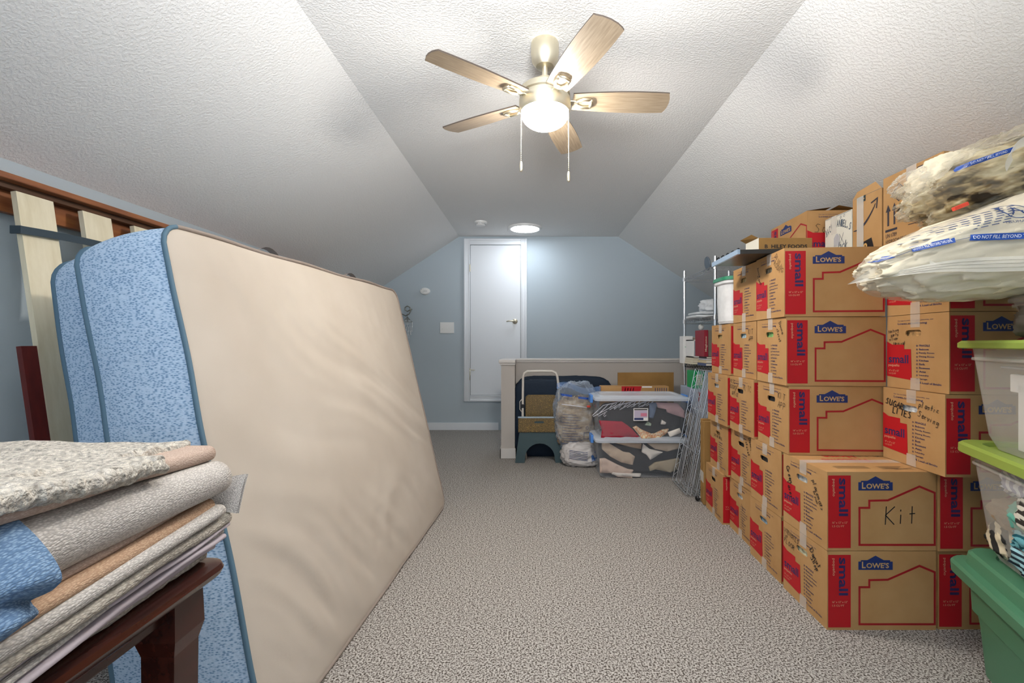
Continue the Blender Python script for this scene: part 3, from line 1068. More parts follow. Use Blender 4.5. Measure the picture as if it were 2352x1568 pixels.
# curled corner of the grey rug, its blue daylight cast painted into the colour
cur = [(-.545, .932), (-.500, .900), (-.470, .868), (-.462, .846), (-.475, .828), (-.500, .823), (-.522, .834), (-.528, .856), (-.517, .872), (-.504, .868)]
def spline(pts, n=6):
    out = []
    P_ = [Vector(p) for p in pts]
    for i in range(len(P_) - 1):
        a, b_, c, d_ = P_[max(0, i - 1)], P_[i], P_[i + 1], P_[min(len(P_) - 1, i + 2)]
        for k in range(n):
            t_ = k / n
            out.append(.5 * ((2 * b_) + (c - a) * t_ + (2 * a - 5 * b_ + 4 * c - d_) * t_ * t_ + (3 * b_ - a - 3 * c + d_) * t_ ** 3))
    out.append(P_[-1])
    return out
cs = spline(cur)
def curl(u, v):
    i = min(len(cs) - 1, int(u * (len(cs) - 1) + .5))
    p = cs[i]
    y = .33 + v * .125 - .02 * math.sin(u * 3)
    g = .026 * math.exp(-((u - .36 + .16 * (1 - v)) / .055) ** 2) + .016 * math.exp(-((u - .58 - .10 * (1 - v)) / .05) ** 2)
    return Vector((p.x + .006 * v - g + .014 * noise.noise(Vector((u * 3, v * 3, 0))), y, p.y + .006 * noise.noise(Vector((u * 4, v * 3, 7)))))
m = MB().grid(curl, 54, 12)
m.grid(lambda u, v: curl(u, v) + Vector((.004, 0, .004)), 54, 12)
for k in range(54):
    u = k / 54; u2 = (k + 1) / 54
    a, b_ = curl(u, 1), curl(u2, 1)
    m.add([a, b_, b_ + Vector((.004, 0, .004)), a + Vector((.004, 0, .004))], [(0, 1, 2, 3)])
m.build('curled_corner', M_WOVEN_DAYLIT, t)
rug('folded_rug', 'long taupe rolled rug edge beneath the shag rug', None, [
    ('fold_edge', lambda m: fold(m, .22, .790, (.937, .951), (.888, .914), -.468, -.548, seed=11, wave=.003), M_TAUPE)])
t = rug('shag_rug', 'speckled grey and white shag rug on top of the stack', None, [
    ('lower_fold', lambda m: fold(m, .22, .640, (.951, .974), (.911, .934), -.462, -.512, seed=12, wave=.006, shag=.0045, ny=110, nose=26), M_SHAG),
    ('upper_fold', lambda m: fold(m, .24, .800, (.952, .974), (.892, .919), -.520, -.600, seed=13, wave=.006, shag=.005, ny=130, nose=26), M_SHAG)])
# ------------------------------------------------------------------ cartons
def kraft_mat(name='kraft_cardboard', a='ad8353', b='bb9262'):
    n = N(name)
    v = n.coord((3, 3, 3))
    n.color(n.ramp(n.noise(v, 2.0, 4), [(.3, a), (.7, b)]))
    n.set(.75, 0, .25)
    n.bump(n.noise(n.coord((260, 260, 8)), 1, 2), .10, .001)
    return n.m
M_KRAFT = kraft_mat()
M_KRAFT2 = kraft_mat('brown_cardboard', '8f6c3c', 'a07a47')
M_RED = mat('red_print', 'b3131d', .55, spec=.35)
M_REDL = mat('red_line', 'a11019', .6)
M_NAVY = mat('navy_print', '1d2a5c', .6)
M_PURP = mat('violet_print', '2b1d52', .6)
M_BLUEL = mat('blue_logo', '182c66', .6)
M_CREAM = mat('cream_print', 'd0a984', .7)
M_INK = mat('marker_ink', '141318', .7)
M_KR2 = mat('kraft_knockout', 'c09865', .75)
M_TAPE = clear_mat('packing_tape', 'e9e4dc', .22, .12)
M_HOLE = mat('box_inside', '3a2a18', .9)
PM = [M_RED, M_PURP, M_CREAM, M_NAVY, M_BLUEL, M_KR2, M_REDL, M_INK]
RED, PURP, CREAM, NAVY, BLUEL, KR, REDL, INK = range(8)
BW, BD, BH = .415, .305, .300
LIST = ['FRAGILE', 'Bedroom', 'Family Room', 'Dining Room', 'Kitchen', 'Bath', 'Basement', 'Attic', 'Laundry', 'Garage', 'A Load of Bricks']
def end_print():
    p = Pr()
    w, h = BD, BH
    pts = [(0, .155), (.44, .125), (.425, .54), (.31, .54), (.31, .60), (.10, .60), (0, .645)]
    p.poly([(a * w, b_ * h) for a, b_ in pts], RED, 1)
    p.text('small', .035 * w, .345 * h, .35 * w, .115 * h, PURP, 2, off=.02)
    p.text('pequeño', .03 * w, .285 * h, .20 * w, .045 * h, CREAM, 2)
    p.text('16" x 12" x 12"', .04 * w, .225 * h, .18 * w, .025 * h, CREAM, 2)
    p.text('1.5 CU FT', .04 * w, .185 * h, .13 * w, .022 * h, CREAM, 2)
    p.text('For tips to make moving go smoothly, visit', .20 * w, .915 * h, .58 * w, .020 * h, NAVY, 1)
    p.text('Lowes.com/Moving', .20 * w, .865 * h, .48 * w, .036 * h, NAVY, 1, off=.01)
    for i, s in enumerate(LIST):
        v = (.575 - i * .0485) * h
        p.ring(.525 * w, v + .010 * h, .009 * w, .0016, NAVY, 1, 8)
        p.text(s, .56 * w, v, (.021 * len(s) + (.02 if i == 0 else 0)) * w, .026 * h, NAVY, 1, off=.012)
    return p
def side_print():
    p = Pr()
    w, h = BW, BH
    p.rect(.008 * w, .035 * h, .215 * w, .955 * h, RED, 1)
    p.text('small', .105 * w, .92 * h, .48 * h, .085 * w, PURP, 2, off=.025, rot=-90)
    p.text('pequeño', .042 * w, .91 * h, .22 * h, .030 * w, CREAM, 2, rot=-90)
    p.text('16" x 12" x 12"', .045 * w, .345 * h, .14 * w, .025 * h, CREAM, 2)
    p.text('1.5 CU FT', .045 * w, .30 * h, .11 * w, .024 * h, CREAM, 2)
    u0, u1, v0, v1 = .285 * w, .60 * w, .765 * h, .945 * h
    lg = [(0, 0), (1, 0), (1, .58), (.925, .58), (.925, .68), (.74, .68), (.5, 1), (.26, .68), (.075, .68), (.075, .58), (0, .58)]
    p.poly([(u0 + a * (u1 - u0), v0 + b_ * (v1 - v0)) for a, b_ in lg], BLUEL, 1)
    p.text('L', u0 + .10 * (u1 - u0), v0 + .12 * (v1 - v0), .11 * (u1 - u0), .46 * (v1 - v0), KR, 2, off=.025)
    p.text("OWE'S", u0 + .23 * (u1 - u0), v0 + .12 * (v1 - v0), .66 * (u1 - u0), .38 * (v1 - v0), KR, 2, off=.025)
    ho = [(.985, .075), (.295, .075), (.295, .545), (.385, .545), (.385, .635), (.555, .64), (.845, .815), (.985, .735)]
    p.line([(a * w, b_ * h) for a, b_ in ho], .0078, REDL, 1, closed=True)
    return p
EP, SP = end_print(), side_print()
def carton_meshes():
    out = []
    for var in range(3):
        m = MB()
        w, d_, h = BW / 2, BD / 2, BH
        # body, four sides + base + top as slightly bowed grids; the two ends carry the hand hole
        bow = (.004, .006, .002)[var]
        def side(o, ux, vx, nrm, W_, H_, n=8, sg=1):
            o, ux, vx, nrm = map(Vector, (o, ux, vx, nrm))
            m.grid(lambda u, v: o + ux * (u * W_) + vx * (v * H_) + nrm * bow * math.sin(math.pi * u) * math.sin(math.pi * v) , n, n, 0, True)
        side((-w, -d_, 0), (1, 0, 0), (0, 0, 1), (0, 0, 0), BW, h)
        side((w, d_, 0), (-1, 0, 0), (0, 0, 1), (0, 0, 0), BW, h)
        m.add([(-w, -d_, 0), (w, -d_, 0), (w, d_, 0), (-w, d_, 0)], [(0, 3, 2, 1)])
        # top flaps with a seam along the length
        g = .0015
        for s0, s1 in ((-d_, -g), (g, d_)):
            m.add([(-w, s0, h), (w, s0, h), (w, s1, h), (-w, s1, h)], [(0, 1, 2, 3)])
        m.add([(-w, -g, h), (w, -g, h), (w, -g, h - .004), (-w, -g, h - .004), (-w, g, h), (w, g, h), (w, g, h - .004), (-w, g, h - .004)],
              [(0, 3, 2, 1), (4, 5, 6, 7), (3, 7, 6, 2)], 1)
        for sx in (-1, 1):
            b = bmesh.new()
            outer = [b.verts.new((sx * w, y, z)) for y, z in ((-d_, 0), (d_, 0), (d_, h), (-d_, h))]
            cy, cz, hw_, hh = 0.0 + .012 * sx * -1, .755 * h, .040, .0125
            sl_ = []
            for k in range(20):
                a = 2 * math.pi * k / 20
                cx_ = (hw_ - hh) * (1 if math.cos(a) > 0 else -1)
                if abs(math.cos(a)) < 1e-6: cx_ = 0
                sl_.append((cy + cx_ + hh * math.cos(a), cz + hh * math.sin(a)))
            inner = [b.verts.new((sx * w, y, z)) for y, z in sl_]
            es = [b.edges.new((outer[i], outer[(i + 1) % 4])) for i in range(4)] + [b.edges.new((inner[i], inner[(i + 1) % 20])) for i in range(20)]
            bmesh.ops.triangle_fill(b, use_beauty=True, use_dissolve=False, edges=es)
            cen = [f for f in b.faces if all(v in inner for v in f.verts)]
            bmesh.ops.delete(b, geom=cen, context='FACES_ONLY')
            m.bm(b, 0)
            n0 = 20
            m.add([(sx * w, y, z) for y, z in sl_] + [(sx * (w - .005), y, z) for y, z in sl_],
                  [(i, (i + 1) % n0, n0 + (i + 1) % n0, n0 + i) for i in range(n0)], 0)
        me_o = m.build('carton', [M_KRAFT, M_HOLE], None, world=False)
        pm = MB()
        e = .0006
        EP.put(pm, (-w - e, d_, 0), (0, -1, 0), (0, 0, 1), (-1, 0, 0))
        EP.put(pm, (w + e, -d_, 0), (0, 1, 0), (0, 0, 1), (1, 0, 0))
        SP.put(pm, (-w, -d_ - e, 0), (1, 0, 0), (0, 0, 1), (0, -1, 0))
        SP.put(pm, (w, d_ + e, 0), (-1, 0, 0), (0, 0, 1), (0, 1, 0))
        pr_o = pm.build('printing', PM, None, world=False, recalc=False) if var == 0 else None
        out.append((me_o, pr_o))
    return out
CM = carton_meshes()
PR_ME = CM[0][1].data
BODY = [c[0].data for c in CM]
for c in CM:
    for o in c:
        if o: bpy.data.objects.remove(o)
w_, d2 = BW / 2, BD / 2
e = .0022
TAPES = []
def tape_strip(path, name):
    m = MB()
    for (a, b_) in zip(path[:-1], path[1:]):
        m.add([(a[0], -a[2], a[1]), (b_[0], -b_[2], b_[1]), (b_[0], b_[2], b_[1]), (a[0], a[2], a[1])], [(0, 1, 2, 3)])
    o = m.build(name, M_TAPE, None, world=False, recalc=False, weld=True)
    TAPES.append(o.data)
    bpy.data.objects.remove(o)
tape_strip([(-w_ - e, BH - .051, .023), (-w_ - e, BH + .0012, .024), (w_ + e, BH + .0012, .024), (w_ + e, BH - .051, .023)], 'tape')
tape_strip([(-w_ - e, .047, .023), (-w_ - e, .0008, .024), (w_ + e, .0008, .024), (w_ + e, .047, .023)], 'tape')
INNER = {}
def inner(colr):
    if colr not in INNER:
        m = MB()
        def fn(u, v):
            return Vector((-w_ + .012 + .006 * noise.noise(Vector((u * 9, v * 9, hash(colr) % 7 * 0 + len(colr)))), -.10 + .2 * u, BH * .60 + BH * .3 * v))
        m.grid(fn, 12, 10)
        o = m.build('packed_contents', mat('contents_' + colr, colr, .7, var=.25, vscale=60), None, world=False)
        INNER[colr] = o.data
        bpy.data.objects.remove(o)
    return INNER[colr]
def obj_in(name, me, parent):
    o = bpy.data.objects.new(name, me)
    COL.objects.link(o)
    o.parent = parent
    return o
_bi = 0
def carton(label, Xn, yn, z, rot=0.0, notes=(), content='2a2a2c', taped=True, extra=None, group='small moving boxes along the right wall', front_notes=()):
    """Xn,yn: near corner of the aisle-side end face"""
    global _bi
    a = math.radians(rot)
    ux, uy = Vector((math.cos(a), math.sin(a), 0)), Vector((-math.sin(a), math.cos(a), 0))
    c = Vector((Xn, yn, z)) + ux * (BW / 2) + uy * (BD / 2)
    t = thing('moving_box', c, label, 'box', group, rz=a)
    obj_in('carton', BODY[_bi % 3], t)
    _bi += 1
    obj_in('printing', PR_ME, t)
    if taped:
        for q in TAPES: obj_in('tape', q, t)
    obj_in('packed_contents', inner(content), t)
    if notes or front_notes:
        m = MB()
        p = Pr()
        for s, u, v, h, wd_, r in notes:
            hand(p, s, u * BD, v * BH, h * BH, wd_, 0, rot=r, seed=len(label) + len(s))
        p.put(m, (-BW / 2 - .0006, BD / 2, 0), (0, -1, 0), (0, 0, 1), (-1, 0, 0))
        p = Pr()
        for s, u, v, h, wd_, r in front_notes:
            hand(p, s, u * BW, v * BH, h * BH, wd_, 0, rot=r, seed=len(s))
        p.put(m, (-BW / 2, -BD / 2 - .0006, 0), (1, 0, 0), (0, 0, 1), (0, -1, 0))
        m.build('handwriting', M_INK, t, world=False, recalc=False)
    if extra: extra(t)
    return t
Z = [0, .302, .604, .906, 1.208]
HW = .0022
def welcome(t):
    m = MB(); p = Pr()
    # seen from the far side of the box, so it reads upside down from here
    p.text('Welcome', .02, .16, .20, .055, 0, 1, off=.02)
    p.text('Home', .05, .095, .13, .05, 0, 1, off=.02)
    p2 = Pr()
    hand(p2, 'KIT GLASS', .26, .22, .03, .002, 0, seed=3)
    p.put(m, (BW / 2 - .10, BD / 2 + .05, BH), (-1, 0, 0), (0, -1, 0), (0, 0, 1), .0006)
    m2 = MB()
    for i in range(5):
        p2.line([(.07, .08 - i * .008), (.20, .08 - i * .008)], .0018, 0)
        p2.line([(.24, .075 - i * .009), (.34 - .01 * i, .075 - i * .009)], .002, 0)
    p2.line([(.26, .05), (.36, .035), (.28, .03), (.37, .055)], .003, 0)
    p2.put(m2, (-BW / 2, -BD / 2, BH), (1, 0, 0), (0, 1, 0), (0, 0, 1), .0006)
    m.build('top_printing', M_RED, t, world=False, recalc=False)
    m2.build('top_writing', M_INK, t, world=False, recalc=False)
# nearest pair, closest to the viewer
carton('bottom box of the nearest pair, under the Kit box', 1.119, 1.741, Z[0], 0, [('UTENSILS', .03, .86, .06, HW, -8), ('1st', .03, .78, .06, HW, 0), ('FLOOR', .03, .70, .07, HW, -5), ('Donut', .64, .86, .09, .003, -40), ('Shop', .66, .76, .08, .003, -40)], 'd9d6b0')
carton('upper box of the nearest pair with Kit written on its front', 1.119, 1.741, Z[1], 0, [('Green', .08, .82, .085, .0032, -62), ('Vases', .10, .62, .085, .0032, -66), ('placemats', .70, .80, .075, .0025, -60), ('brown', .72, .66, .06, .002, -62)], 'b9bcbc', extra=welcome,
       front_notes=[('Kit', .52, .33, .23, .0036, 4)])
# second column
carton('bottom box of the second column, beside the nearest pair', 1.124, 2.075, Z[0], -1, [], '8fa8ba')
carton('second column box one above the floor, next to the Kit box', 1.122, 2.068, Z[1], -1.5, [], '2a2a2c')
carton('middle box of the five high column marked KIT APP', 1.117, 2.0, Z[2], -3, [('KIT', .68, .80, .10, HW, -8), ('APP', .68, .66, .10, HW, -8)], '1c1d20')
carton('fourth box up in the five high column, green contents in handle hole', 1.107, 2.0, Z[3], -4, [('Donna', .78, .93, .07, HW, -62), ('closet', .70, .83, .07, HW, -64)], '7fae6a')
carton('topmost box of the five high column, handwriting around the handle', 1.098, 2.0, Z[4], -5.0, [('DINING', .70, .93, .08, .0018, -50), ('ROOM', .66, .82, .08, .0018, -40), ('donna', .04, .86, .07, HW, -62), ('closet', .04, .72, .07, HW, -50)], '9a8f78')
# third column
carton('bottom box of the third column from the viewer', 1.163, 2.425, Z[0], -2, [('/', .62, .55, .1, HW, 60)], 'c8cac6')
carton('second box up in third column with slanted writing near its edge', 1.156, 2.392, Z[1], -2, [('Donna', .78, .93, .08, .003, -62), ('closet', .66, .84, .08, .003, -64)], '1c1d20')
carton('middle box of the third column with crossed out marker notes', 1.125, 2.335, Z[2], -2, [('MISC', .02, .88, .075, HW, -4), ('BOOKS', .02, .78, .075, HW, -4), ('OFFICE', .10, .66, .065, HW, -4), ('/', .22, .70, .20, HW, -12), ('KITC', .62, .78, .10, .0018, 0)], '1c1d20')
carton('third column box marked KIT APP with pale blue in its handle hole', 1.139, 2.335, Z[3], -3, [('KIT', .68, .78, .09, HW, 0), ('APP', .70, .66, .08, HW, 0)], 'a9c3d6')
carton('topmost box of the third column, under the dark panel', 1.135, 2.325, Z[4], -3, [], 'b59a66')
# fourth column
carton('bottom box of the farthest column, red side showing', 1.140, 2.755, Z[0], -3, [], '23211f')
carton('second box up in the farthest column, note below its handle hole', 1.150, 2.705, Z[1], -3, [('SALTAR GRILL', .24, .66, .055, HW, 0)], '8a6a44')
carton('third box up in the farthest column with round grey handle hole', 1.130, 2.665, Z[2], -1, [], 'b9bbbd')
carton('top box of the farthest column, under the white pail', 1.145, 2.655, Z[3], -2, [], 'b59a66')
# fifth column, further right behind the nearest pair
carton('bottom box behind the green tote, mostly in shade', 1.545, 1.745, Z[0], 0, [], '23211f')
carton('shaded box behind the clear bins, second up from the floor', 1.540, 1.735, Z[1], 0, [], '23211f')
carton('box marked SUGAR LITES and plastic Serving by the green lidded bins', 1.500, 1.665, Z[2], -1.5, [('SUGAR', .05, .775, .085, .0034, -10), ('LITES', .18, .66, .085, .0034, -6), ('plastic', .62, .80, .08, HW, -8), ('Serving', .60, .68, .08, HW, -14)], 'c9ccd0')
carton('box with small notes about party supplies beside the clear bins', 1.512, 1.662, Z[3], -2, [('tasting', .03, .76, .05, .0018, 8), ('party', .08, .71, .05, .0018, 8), ('silver', .05, .65, .05, .0018, 8), ('carnival', .12, .60, .05, .0018, 0)], 'b38a58')
carton('topmost moving box under the large cream bag', 1.512, 1.662, Z[4], -2, [], 'b38a58')

# box turned lengthwise on the row
t = carton('open small moving box turned lengthwise on top of the stacks', 0, 0, 0, 0, [], '6b6050', taped=False)
t.rotation_euler.z = math.radians(-90 - 3)
t.location = (1.495 + BD / 2, 2.47 + BW / 2, 1.511)
m = MB(); p = Pr()
hand(p, 'Sarah', .12 * BD, .60 * BH, .16 * BH, .002, 0, seed=2)
p.put(m, (BW / 2 + .0006, -BD / 2, 0), (0, 1, 0), (0, 0, 1), (1, 0, 0))
p = Pr(); hand(p, 'Kit', .50 * BW, .16 * BH, .22 * BH, .0028, 0, seed=2)
p.put(m, (-BW / 2, -BD / 2 - .0006, 0), (1, 0, 0), (0, 0, 1), (0, -1, 0))
m.build('handwriting', M_INK, t, world=False, recalc=False)
m = MB()
for sy, tilt in ((-1, .02), (1, .03)):
    m.add([(-BW / 2, sy * BD / 2, BH), (BW / 2, sy * BD / 2, BH), (BW / 2 - .01, sy * .02, BH + tilt), (-BW / 2 + .02, sy * .01, BH + tilt * .6)], [(0, 1, 2, 3)])
m.build('flaps', M_KRAFT2, t, world=False)
# ------------------------------------------------------------------ boxes on top of the rows
def simple_carton(t, x0, x1, y0, y1, z0, z1, m_=None, open_flaps=None):
    m = MB()
    b = .0025
    m.box(x0, x1, y0, y1, z0, z1, b, seg=1)
    m.build('carton', m_ or M_KRAFT, t)
t = thing('shipping_box', (1.75, 1.885, 1.508), 'large brown box with two black up arrows under the plastic bags', 'box')
ux0, ux1, uy0, uy1, uz0, uz1 = 1.556, 1.935, 1.735, 2.035, 1.511, 1.822
simple_carton(t, ux0, ux1, uy0, uy1, uz0, uz1)
M_PRK = mat('dark_print', '2c2833', .6)
M_LBL = mat('white_label', 'e6e3df', .5)
p = Pr()   # u runs from far (left in view) to near
H_, W_ = uz1 - uz0, uy1 - uy0
for u in (.085, .20):
    p.line([(u * W_ + .006, .30 * H_), (u * W_ + .006, .50 * H_)], .0095, 0)
    p.poly([(u * W_ - .008, .50 * H_), (u * W_ + .020, .50 * H_), (u * W_ + .006, .60 * H_)], 0)
p.line([(.05 * W_, .235 * H_), (.27 * W_, .235 * H_)], .010, 0)
p.text('UN 1789', .06 * W_, .135 * H_, .20 * W_, .055 * H_, 0)
p.text('HYDROCHLORIC ACID', .06 * W_, .055 * H_, .50 * W_, .05 * H_, 0)
for i in range(9):
    p.line([(.46 * W_, (.52 - i * .036) * H_), ((.92 - .02 * (i % 3)) * W_, (.52 - i * .036) * H_)], .0028, 0)
for cu in (.30,):
    p.line([((cu - .12) * W_, .72 * H_), (cu * W_, .60 * H_), ((cu + .12) * W_, .72 * H_), (cu * W_, .84 * H_)], .0035, 0, 1, True)
    p.line([((cu - .09) * W_, .72 * H_), (cu * W_, .63 * H_), ((cu + .09) * W_, .72 * H_), (cu * W_, .81 * H_)], .0018, 0, 1, True)
p.rect(.62 * W_, .66 * H_, .97 * W_, .94 * H_, 1, 1)
p.line([(.62 * W_, .66 * H_), (.97 * W_, .66 * H_), (.97 * W_, .94 * H_), (.62 * W_, .94 * H_)], .0035, 0, 2, True)
for i in range(3):
    p.line([(.66 * W_, (.90 - .03 * i) * H_), (.92 * W_, (.90 - .03 * i) * H_)], .0022, 0, 2)
m = MB(); p.put(m, (ux0 - .0006, uy1, uz0), (0, -1, 0), (0, 0, 1), (-1, 0, 0))
m.build('printing', [M_PRK, M_LBL], t, recalc=False)
MB().box(ux0 - .0022, ux0 - .0015, uy0 + .12, uy0 + .17, uz0 + .20, uz1, 0).build('tape', M_TAPE, t)

t = thing('parcel_box', (1.70, 2.15, 1.508), 'brown parcel box with a curved smile arrow printed on it', 'box')
ax0, ax1, ay0, ay1, az0, az1 = 1.562, 1.86, 2.050, 2.238, 1.511, 1.790
m = MB().box(ax0, ax1, ay0, ay1, az0, az1, .0025, seg=1)
# raised flap making the sloping top edge
m.add([(ax0, ay0, az1), (ax0, ay1, az1), (ax0 + .01, ay1 - .02, az1 + .035), (ax0 + .01, ay0 + .05, az1 + .045)], [(0, 1, 2, 3)])
m.build('carton', M_KRAFT, t)
p = Pr()
H_, W_ = az1 - az0, ay1 - ay0
arc = []
for i in range(15):
    s = i / 14
    arc.append((.05 * W_ + s * .76 * W_, (.46 + .42 * (s - .10) ** 2 - .015) * H_))
for i in range(14):
    wd = .004 + .007 * math.sin(math.pi * (i + .5) / 14)
    p.line([arc[i], arc[i + 1]], wd, 0)
p.line([(.66 * W_, .82 * H_), (.87 * W_, .86 * H_), (.84 * W_, .70 * H_)], .007, 0)
p.poly([(.26 * W_, .20 * H_), (.68 * W_, .25 * H_), (.78 * W_, .02 * H_), (.34 * W_, .02 * H_)], 2, 1)
p.ring(.47 * W_, .14 * H_, .022 * W_ * 2, .008, 3, 2, 10)
p.rect(.18 * W_, .90 * H_, .48 * W_, 1.0 * H_, 1, 1)
p.line([(.22 * W_, .93 * H_), (.44 * W_, .95 * H_)], .004, 3, 2)
m = MB(); p.put(m, (ax0 - .0006, ay1, az0), (0, -1, 0), (0, 0, 1), (-1, 0, 0))
m.build('printing', [M_PRK, mat('teal_black_tape', '1f3233', .5), mat('black_sticker', '17161a', .4), mat('tan_ink', 'c79a5a', .6)], t, recalc=False)
MB().box(ax0 - .0022, ax0 - .0015, ay0 + .11, ay0 + .155, az0, az1, 0).build('tape', M_TAPE, t)

t = thing('whiskey_carton', (1.68, 2.35, 1.508), 'cream carton with black script lettering and a bottle drawing', 'box')
jx0, jx1, jy0, jy1, jz0, jz1 = 1.564, 1.82, 2.246, 2.452, 1.511, 1.752
M_CRT = mat('cream_and_lit_carton', 'd9d4c6', .6)
simple_carton(t, jx0, jx1, jy0, jy1, jz0, jz1, M_CRT)
p = Pr()
H_, W_ = jz1 - jz0, jy1 - jy0
p.line([(0.02 * W_, .98 * H_), (.98 * W_, .98 * H_)], .002, 0)
for i, (ch) in enumerate("JACK DANIEL'S"):
    if ch == ' ': continue
    s = i / 12
    p.text(ch, (.06 + .84 * s) * W_, (.60 + .14 * math.sin(math.pi * s)) * H_, (.055 if ch != "'" else .02) * W_, (.15 if ch != "'" else .05) * H_, 0, off=.01, rot=18 * (0.5 - s) * 2)
p.text('Winter', .10 * W_, .10 * H_, .42 * W_, .20 * H_, 0, shear=.4)
p.text('Jack', .46 * W_, .17 * H_, .40 * W_, .24 * H_, 0, shear=.4)
p.line([(.48 * W_, .12 * H_), (.86 * W_, .22 * H_)], .002, 0)
p.poly([(.36 * W_, .34 * H_), (.58 * W_, .34 * H_), (.58 * W_, .52 * H_), (.50 * W_, .60 * H_), (.44 * W_, .60 * H_), (.36 * W_, .52 * H_)], 1)
p.line([(.56 * W_, .58 * H_), (.74 * W_, .34 * H_)], .0022, 0); p.line([(.72 * W_, .58 * H_), (.60 * W_, .36 * H_)], .0022, 0)
p.ring(.62 * W_, .92 * H_, .03 * W_, .0015, 0); p.ring(.74 * W_, .93 * H_, .03 * W_, .0015, 0)
m = MB(); p.put(m, (jx0 - .0006, jy1, jz0), (0, -1, 0), (0, 0, 1), (-1, 0, 0))
m.build('printing', [mat('slate_ink', '4a5666', .6), mat('grey_ink', 'b3b2b4', .6)], t, recalc=False)
MB().box(jx0 - .0022, jx0 - .0015, jy0 + .11, jy0 + .150, jz0 + .15, jz1, 0).build('tape', M_TAPE, t)

# dark panel bridging the stacks, food carton on it
t = thing('laminate_board', (1.2, 2.3, 1.511), 'flat dark panel with pale grey edge overhanging the box stacks', 'panel')
M_PNL = mat('dark_laminate', '25221f', .35)
M_PNLE = mat('pale_metal_edge', '9fb2c6', .35, .6)
def pbox(m, mi, x0, x1, y0, y1, z0, z1):
    m.box(x0, x1, y0, y1, z0, z1, .002, mi)
# its near edge is angled, so use a sheared quad prism
def prism(m, pts, z0, z1, mi=0):
    n = len(pts)
    m.add([(x, y, z0) for x, y in pts] + [(x, y, z1) for x, y in pts], [tuple(range(n))[::-1], tuple(range(n, 2 * n))] + [(i, (i + 1) % n, n + (i + 1) % n, n + i) for i in range(n)], mi)
m = MB(); prism(m, [(.966, 2.150), (1.47, 2.09), (1.50, 2.46), (.985, 2.50)], 1.513, 1.519); m.build('lower_board', M_PNL, t)
m = MB(); prism(m, [(.972, 2.158), (1.47, 2.098), (1.50, 2.455), (.99, 2.495)], 1.521, 1.529); m.build('upper_board', M_PNL, t)
m = MB(); prism(m, [(.958, 2.145), (.970, 2.144), (.990, 2.505), (.978, 2.505)], 1.510, 1.533); m.build('edge_strip', M_PNLE, t)
m = MB(); prism(m, [(.966, 2.146), (1.47, 2.086), (1.47, 2.094), (.966, 2.154)], 1.511, 1.531); m.build('front_lip', M_PNL, t)

t = thing('food_carton', (1.30, 2.45, 1.530), 'small open brown carton with black food lettering on the dark panel', 'box')
simple_carton(t, 1.172, 1.45, 2.375, 2.52, 1.5295, 1.640, M_KRAFT2)
m = MB()
m.add([(1.171, 2.375, 1.535), (1.171, 2.52, 1.535), (1.171, 2.52, 1.639), (1.171, 2.375, 1.639)], [(0, 1, 2, 3)])
m.build('lit_side', M_CRT, t, recalc=False)  # cream sheet over brown cardboard, painting the strong light on this side
m = MB()
m.add([(1.172, 2.38, 1.640), (1.172, 2.52, 1.640), (1.135, 2.51, 1.655), (1.145, 2.40, 1.662)], [(0, 1, 2, 3)])
m.add([(1.172, 2.52, 1.640), (1.45, 2.52, 1.640), (1.45, 2.54, 1.668), (1.18, 2.54, 1.665)], [(0, 1, 2, 3)])
m.build('flaps', M_KRAFT2, t)
p = Pr()
p.text('B  HILEY FOODS', .03, .040, .22, .020, 0, off=.02)
p.text('*  FOOD SERVICE', .03, .012, .22, .020, 0, off=.02)
m = MB(); p.put(m, (1.172, 2.3744, 1.545), (1, 0, 0), (0, 0, 1), (0, -1, 0)); m.build('printing', M_INK, t, recalc=False)

# tall white pail with green rim, standing on the farthest column
t = thing('storage_pail', (1.25, 2.79, 1.208), 'tall white plastic pail with green rim on the farthest box column', 'pail')
M_MILK = mat('milky_plastic', 'dfdfe0', .35, 0, .5, var=.05, vscale=14)
def rrect(cx, cy, hx_, hy_, r, z, n=6):
    out = []
    for (sx, sy, a0) in ((1, 1, 0), (-1, 1, 90), (-1, -1, 180), (1, -1, 270)):
        for k in range(n):
            a = math.radians(a0 + 90 * k / (n - 1))
            out.append(Vector((cx + sx * (hx_ - r) + r * math.cos(a), cy + sy * (hy_ - r) + r * math.sin(a), z)))
    return out
pc = (1.235, 2.765)
MB().loft([rrect(pc[0], pc[1], .098 + o_, .098 + o_, .060, z) for o_, z in ((-.004, 1.210), (.002, 1.225), (.0, 1.228), (.004, 1.44), (.016, 1.447), (.018, 1.470))]).build('body', M_MILK, t)
MB().loft([rrect(pc[0], pc[1], .120 + o_, .120 + o_, .066, z) for o_, z in ((-.004, 1.462), (.002, 1.464), (.002, 1.482), (-.004, 1.486), (-.020, 1.488))]).build('green_lid', mat('green_plastic', '2f8060', .35), t)

